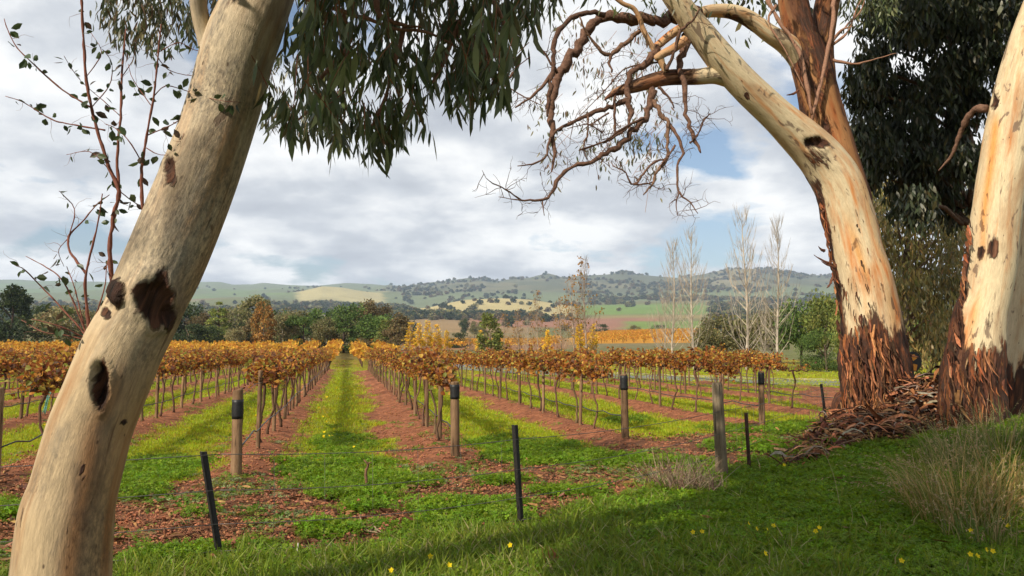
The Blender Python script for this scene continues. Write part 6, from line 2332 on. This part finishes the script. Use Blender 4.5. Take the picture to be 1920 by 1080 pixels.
# ---- tall dry grass at the right
def dry_clump(c, n, hgt, spread, cols, lean, lab, seedheads=.25):
    m_ = MB()
    b = np.array((c[0], c[1], gz(c[0], c[1])))
    for k_ in range(n):
        a = rng.random() * 6.283
        r_ = spread * math.sqrt(rng.random()) * .75
        st = np.array((b[0] + math.cos(a) * r_, b[1] + math.sin(a) * r_, 0))
        st[2] = gz(st[0], st[1]) - .01
        a2 = a + rng.normal() * .8
        h_ = hgt * (.4 + .75 * rng.random())
        o_ = h_ * lean * (.15 + .95 * rng.random())
        t_ = np.linspace(0, 1, 6)
        p = st + np.stack([math.cos(a2) * o_ * t_ ** 2, math.sin(a2) * o_ * t_ ** 2, h_ * (t_ - .38 * (o_ / h_) * t_ ** 3)], -1)
        wdt = .003 + .0038 * rng.random()
        sd = np.array((-math.sin(a2), math.cos(a2), 0)) * wdt
        tp = np.array([1, 1, .9, .7, .5, .12])[:, None]
        col_ = pick_cols(1, cols)[0]
        m_.add(np.concatenate([p - sd * tp, p + sd * tp]), None, [(i, i + 1, i + 7, i + 6) for i in range(5)], col_)
        if rng.random() < seedheads:
            tt = rng.random(9) * .3 + .7
            q_ = np.stack([np.interp(tt, t_, p[:, k2]) for k2 in range(3)], -1)
            m_.leaves(TRI, q_, np.array((math.cos(a2), math.sin(a2), -.3)) + rng.normal(size=(9, 3)) * .4, .035, jcol((0.42, 0.31, 0.17), 9, .2), width=.35)
    o = build('dry_grass', m_, [M_grass], origin=b, smooth=False)
    return tag(o, lab, 'grass clump', 'tall dry grass by the right gums')


STRAW = [((0.44, 0.31, 0.11), 4), ((0.30, 0.23, 0.075), 4), ((0.15, 0.18, 0.035), 6), ((0.50, 0.38, 0.17), 1)]
GREENS = [((0.11, 0.15, 0.035), 5), ((0.26, 0.23, 0.09), 3), ((0.36, 0.28, 0.13), 2)]
for (x, y, n, h, s_, cols, ln, lab) in [(1810, 985, 430, .92, .66, STRAW, 1.25, 'largest straw coloured grass clump arching over the right foreground'), (1905, 960, 330, .95, .55, STRAW, 1.15, 'straw grass clump cut by the right picture edge'),
                                        (1790, 880, 300, .8, .55, GREENS, .85, 'greener tall grass in shade under the third gum'), (1880, 850, 220, .75, .6, GREENS, .85, 'tall shaded grass against the base of the third gum'),
                                        (1735, 945, 140, .7, .4, STRAW, .8, 'sparse straw stalks at the left fringe of the dry grass'), (1845, 1030, 160, .55, .45, GREENS, .7, 'short mixed grass in front of the largest straw clump')]:
    p = hit(x, y)
    dry_clump(p, n, h, s_, cols, ln, lab)
for (x, y, lab) in [(1578, 962, 'single pale bent grass stalk in the shaded clover'), (1592, 1000, 'short upright pale stalk in the shaded clover')]:
    p = hit(x, y)
    m_ = MB()
    tp = p + (np.array((-.17, .1, .75)) if x == 1578 else np.array((.02, 0, .28)))
    m_.tube(catmull(np.array([p - (0, 0, .02), p * .5 + tp * .5 + (.03, 0, .02), tp]), 8), np.linspace(.004, .002, 8), 4, (.36, .30, .14))
    tag(build('grass_stalk', m_, [M_twig], origin=p), lab, 'grass stalk')

# ---- dead weeds at the foot of the grey post
for (x, y, n, h, s_, lab) in [(1275, 925, 90, .50, .28, 'tangle of dead grey brown weeds left of the tall grey post'), (1325, 930, 60, .42, .2, 'smaller dead weed tangle touching the grey post'), (1228, 915, 30, .34, .16, 'thin dead twigs at the left end of the weed tangle')]:
    b = hit(x, y)
    m_ = MB()
    for k_ in range(n):
        a = rng.random() * 6.28
        st = b + np.array((math.cos(a), math.sin(a), 0)) * s_ * math.sqrt(rng.random()) * .7
        e = st + np.array((rng.normal() * .16, rng.normal() * .16, h * (.4 + .7 * rng.random())))
        md = (st + e) / 2 + rng.normal(size=3) * .05
        cv = catmull(np.array([st, md, e]), 6)
        cl_ = jcol([(0.21, 0.14, 0.095), (0.30, 0.22, 0.15), (0.13, 0.08, 0.055)][rng.integers(3)], 1, .3)[0]
        m_.tube(cv, np.linspace(.005, .002, 6), 4, cl_, cap=False)
        twigs(m_, np.column_stack([cv, np.full(6, .003)]), 3, .13, .0020, cl_, 1, .2)
    tag(build('dead_weed', m_, [M_twig], origin=b), lab, 'weed', 'dead weeds at the grey post')

# ---- small single things
b = hit(688, 920)
m_ = MB()
d = b[1]
wob_tube(m_, np.array([b - (0, 0, .03), P(686, 885, d), P(690, 872, d), P(682, 862, d - .02)]), [.020, .017, .015, .008], (0.15, 0.085, 0.05), 7, 4, .15)
wob_tube(m_, np.array([P(689, 876, d), P(692, 868, d + .01), P(697, 868, d + .02)]), [.013, .012, .008], (0.15, 0.085, 0.05), 6, 3, .15)
tag(build('forked_stick', m_, [M_dead], origin=b), 'forked dead stick standing in the big clover patch', 'stick')
b = hit(556, 1060)
m_ = MB()
d = b[1]
m_.tube(np.array([b - (0, 0, .02), P(557, 1040, d), P(559, 1018, d)]), [.007, .006, .005], 5, (.62, .58, .5))
tag(build('white_stake', m_, [M_twig], origin=b), 'thin white stake in the foreground grass', 'stake')
b = hit(1028, 1078)
m_ = MB()
for k_ in range(7):
    e = P(1008 + 48 * rng.random(), 1005 + 40 * rng.random(), b[1] + rng.normal() * .06)
    cv = wob_tube(m_, np.array([b, (b + e) / 2 + rng.normal(size=3) * .03, e]), [.008, .006, .002], (0.32, 0.12, 0.05), 5, 4, .3)
    twigs(m_, cv, 2, .1, .002, (0.32, 0.12, 0.05), 1)
tag(build('dead_seedling', m_, [M_twig], origin=b), 'reddish dead twiggy seedling in the shaded foreground grass', 'twig')
for (pts_, lab) in [([(205, 1062), (260, 1050), (300, 1056), (355, 1040)], 'long crooked fallen twig right of the leaning trunk'), ([(690, 985), (712, 1008), (735, 1012)], 'curved grey fallen twig near the clover edge'), ([(828, 983), (850, 988), (872, 1000)], 'brown curved stick lying on the clover'),
                    ([(675, 975), (682, 1000), (712, 1012)], 'thin grey twig lying left of the curved stick'), ([(1113, 870), (1128, 880), (1140, 886)], 'small stick lying across the bright clover band')]:
    m_ = MB()
    hp_ = np.array([hit(x, y) + np.array((0, 0, .05)) for x, y in pts_])
    cv = wob_tube(m_, hp_, np.linspace(.008, .004, len(hp_)), (0.26, 0.18, 0.12), 5, 5, .5)
    twigs(m_, cv, 3, .2, .003, (0.26, 0.18, 0.12), 1, .4)
    tag(build('fallen_twig', m_, [M_twig], origin=hp_[0]), lab, 'twig', 'twigs lying on the headland')
# teal twine on a left vine
b = P(88, 735, 17.2)
m_ = MB()
tl = (0.12, 0.36, 0.33)
for k_ in range(6):
    pts_ = [(92 + rng.normal() * 2, 735), (88 + rng.normal() * 3, 752), (84 + rng.normal() * 4, 776)]
    m_.tube(catmull(poly(pts_, [17.2, 17.2 + .1 * rng.random()]), 6), .006, 4, tl)
tag(build('twine', m_, [M_twig], origin=b), 'teal plastic twine hanging on a vine at far left', 'twine')
# small road marker behind the thick gum
b = P(1713, 745, 19.0)
b[2] = gz(b[0], b[1])
sg = root('road_marker', b, 'small round dark road marker with orange pattern between the big trunks', 'sign')
m_sig = plain_mat('sign_orange', (0.62, 0.24, 0.02), 0.5, .4, 0, .1)
m_blk = plain_mat('sign_black', (0.012, 0.012, 0.012), 0.5, .4, 0, .1)
u = 19.0 / FPX
cS = P(1713, 678, 19.0)
m_ = MB()
a = np.linspace(0, 2 * np.pi, 24, endpoint=False)
for (rx_, yo) in ((15, 0),):
    f = np.stack([cS[0] + np.cos(a) * rx_ * u, np.full(24, cS[1]), cS[2] + np.sin(a) * 19 * u], -1)
    bk_ = f + (0, .03, 0)
    m_.add(np.vstack([f, bk_]), [(0, k_, k_ + 1) for k_ in range(1, 23)] + [(24, 24 + k_ + 1, 24 + k_) for k_ in range(1, 23)], [(k_, (k_ + 1) % 24, 24 + (k_ + 1) % 24, 24 + k_) for k_ in range(24)])
build('panel', m_, [m_blk], sg, smooth=False)
for q_ in ([(1708, 666), (1714, 664), (1719, 672), (1712, 677)], [(1709, 690), (1713, 682), (1720, 684), (1718, 695), (1711, 695)]):
    m_ = MB()
    f = np.array([P(x, y, 19.0) + (0, -.006, 0) for x, y in q_])
    n = len(f)
    m_.add(np.vstack([f, f + (0, .005, 0)]), None, [tuple(range(4))] + [(k_, (k_ + 1) % n, n + (k_ + 1) % n, n + k_) for k_ in range(n)])
    if n == 5:
        m_.add(f[[0, 3, 4]], [(0, 1, 2)])
    build('mark', m_, [m_sig], sg, smooth=False)
m_ = MB()
m_.tube(np.array([b - (0, 0, .2), (b[0], b[1] + .05, cS[2])]), .03, 8, (.3, .3, .3))
build('pole', m_, [M_wire], sg)

# ---- yellow soursob flowers
fm = MB()
for k_ in range(5):
    a = k_ * 2 * math.pi / 5
    c_, s_ = math.cos(a), math.sin(a)
    V = np.array([(0, 0, 0), (-.36, .55, .30), (0, 1, .50), (.36, .55, .30)])
    fm.add(np.stack([V[:, 0] * c_ - V[:, 1] * s_, V[:, 0] * s_ + V[:, 1] * c_, V[:, 2]], -1), None, [(0, 3, 2, 1)], (0.80, 0.60, 0.012))
FLM = fm.mesh('petals', [M_flower], smooth=False)
FL = [((1300, 998), 'leftmost of three close flowers in the shaded bank'), ((1316, 997), 'middle of three close flowers in the shaded bank'), ((1403, 982), 'upper left of the four scattered flowers mid bank'), ((1418, 992), 'lower of the four scattered flowers mid bank'),
      ((1438, 993), 'flower third from left in the scattered four mid bank'), ((1450, 986), 'rightmost of the four scattered flowers mid bank'), ((1529, 996), 'taller of two flowers right of the scattered four'), ((1536, 990), 'bud like flower at the right of the scattered four'),
      ((1434, 1038), 'lone flower pair low in the bank centre'), ((1690, 1052), 'lone flower left of the bottom right cluster'), ((1878, 972), 'flower beside the straw grass at the right edge'), ((1889, 986), 'lower flower beside the straw grass at the right edge'),
      ((1819, 1040), 'leftmost flower of the bottom right cluster'), ((1832, 1043), 'lowest flower of the bottom right cluster'), ((1848, 1031), 'largest flower of the bottom right cluster'), ((1861, 1034), 'rightmost flower of the bottom right cluster'),
      ((806, 1043), 'upper flower of the left foreground trio'), ((842, 1060), 'right flower of the left foreground trio'), ((734, 1070), 'lowest flower of the left foreground trio'), ((957, 1022), 'single flower in front of the centre picket'), ((1470, 872), 'flower at the shade edge below the bark heap'), ((1820, 995), 'flower at the foot of the largest straw clump')]
for (x, y), lab in FL:
    p0 = hit(x, y)
    d = max(4.3, p0[1] - .8)
    hd = P(x, y, d)
    g_ = gz(hd[0], hd[1])
    r_ = root('yellow_flower', np.array((hd[0], hd[1], g_)), 'yellow flower, ' + lab.replace('flower ', '').replace(' flower', ''), 'flower', 'yellow flowers on the bank')
    m_ = MB()
    m_.tube(catmull(np.array([(hd[0] + .03, hd[1], g_ - .02), (hd[0] + .01, hd[1], (g_ + hd[2]) / 2), hd]), 6), .0022, 4, (.16, .24, .04))
    build('stem', m_, [M_twig], r_)
    o = link('petals', FLM, r_, tuple(hd - ORG[r_.name]))
    o.scale = (.025,) * 3
    o.rotation_euler = (math.radians(40 + 35 * rng.random()), rng.normal() * .4, rng.normal() * .6)
# far yellow dots in the lanes: beyond counting
X, Y = sample(5200, 14, 75, 1.5)
q = X + SL * Y
grass, cl, bank, mulch, heap, n1, n2 = veg(X, Y)
lane_l = np.exp(-((q + .45) / .22) ** 2) * .55
keep = (rng.random(len(X)) < (lane_l * sstep(.42, .6, n1) + .05 * sstep(.5, .62, n2)) * grass)
X, Y = X[keep], Y[keep]
fs_ = np.clip(.028 * Y / 14, .025, .05)
scatter('lane_flowers', np.stack([X, Y, ground(X, Y) + .13], -1), zrot(len(X), .5), fs_, [FLM], 'tiny yellow flowers dotted through the grass lanes')

# ================================================================== AIR
m_hz, t, out = newmat('haze')
vp = nd(t, 'ShaderNodeVolumePrincipled')
vp.inputs['Color'].default_value = (0.62, 0.77, 1.0, 1)
vp.inputs['Density'].default_value = 0.000105
vp.inputs['Anisotropy'].default_value = 0.1
t.links.new(vp.outputs[0], out.inputs['Volume'])
m_ = MB()
m_.box((0, 0, 225), (16400, 16400, 462))
o = build('haze', m_, [m_hz], smooth=False)
tag(o, 'faint blue haze in the air over the valley', None, None, 'stuff')
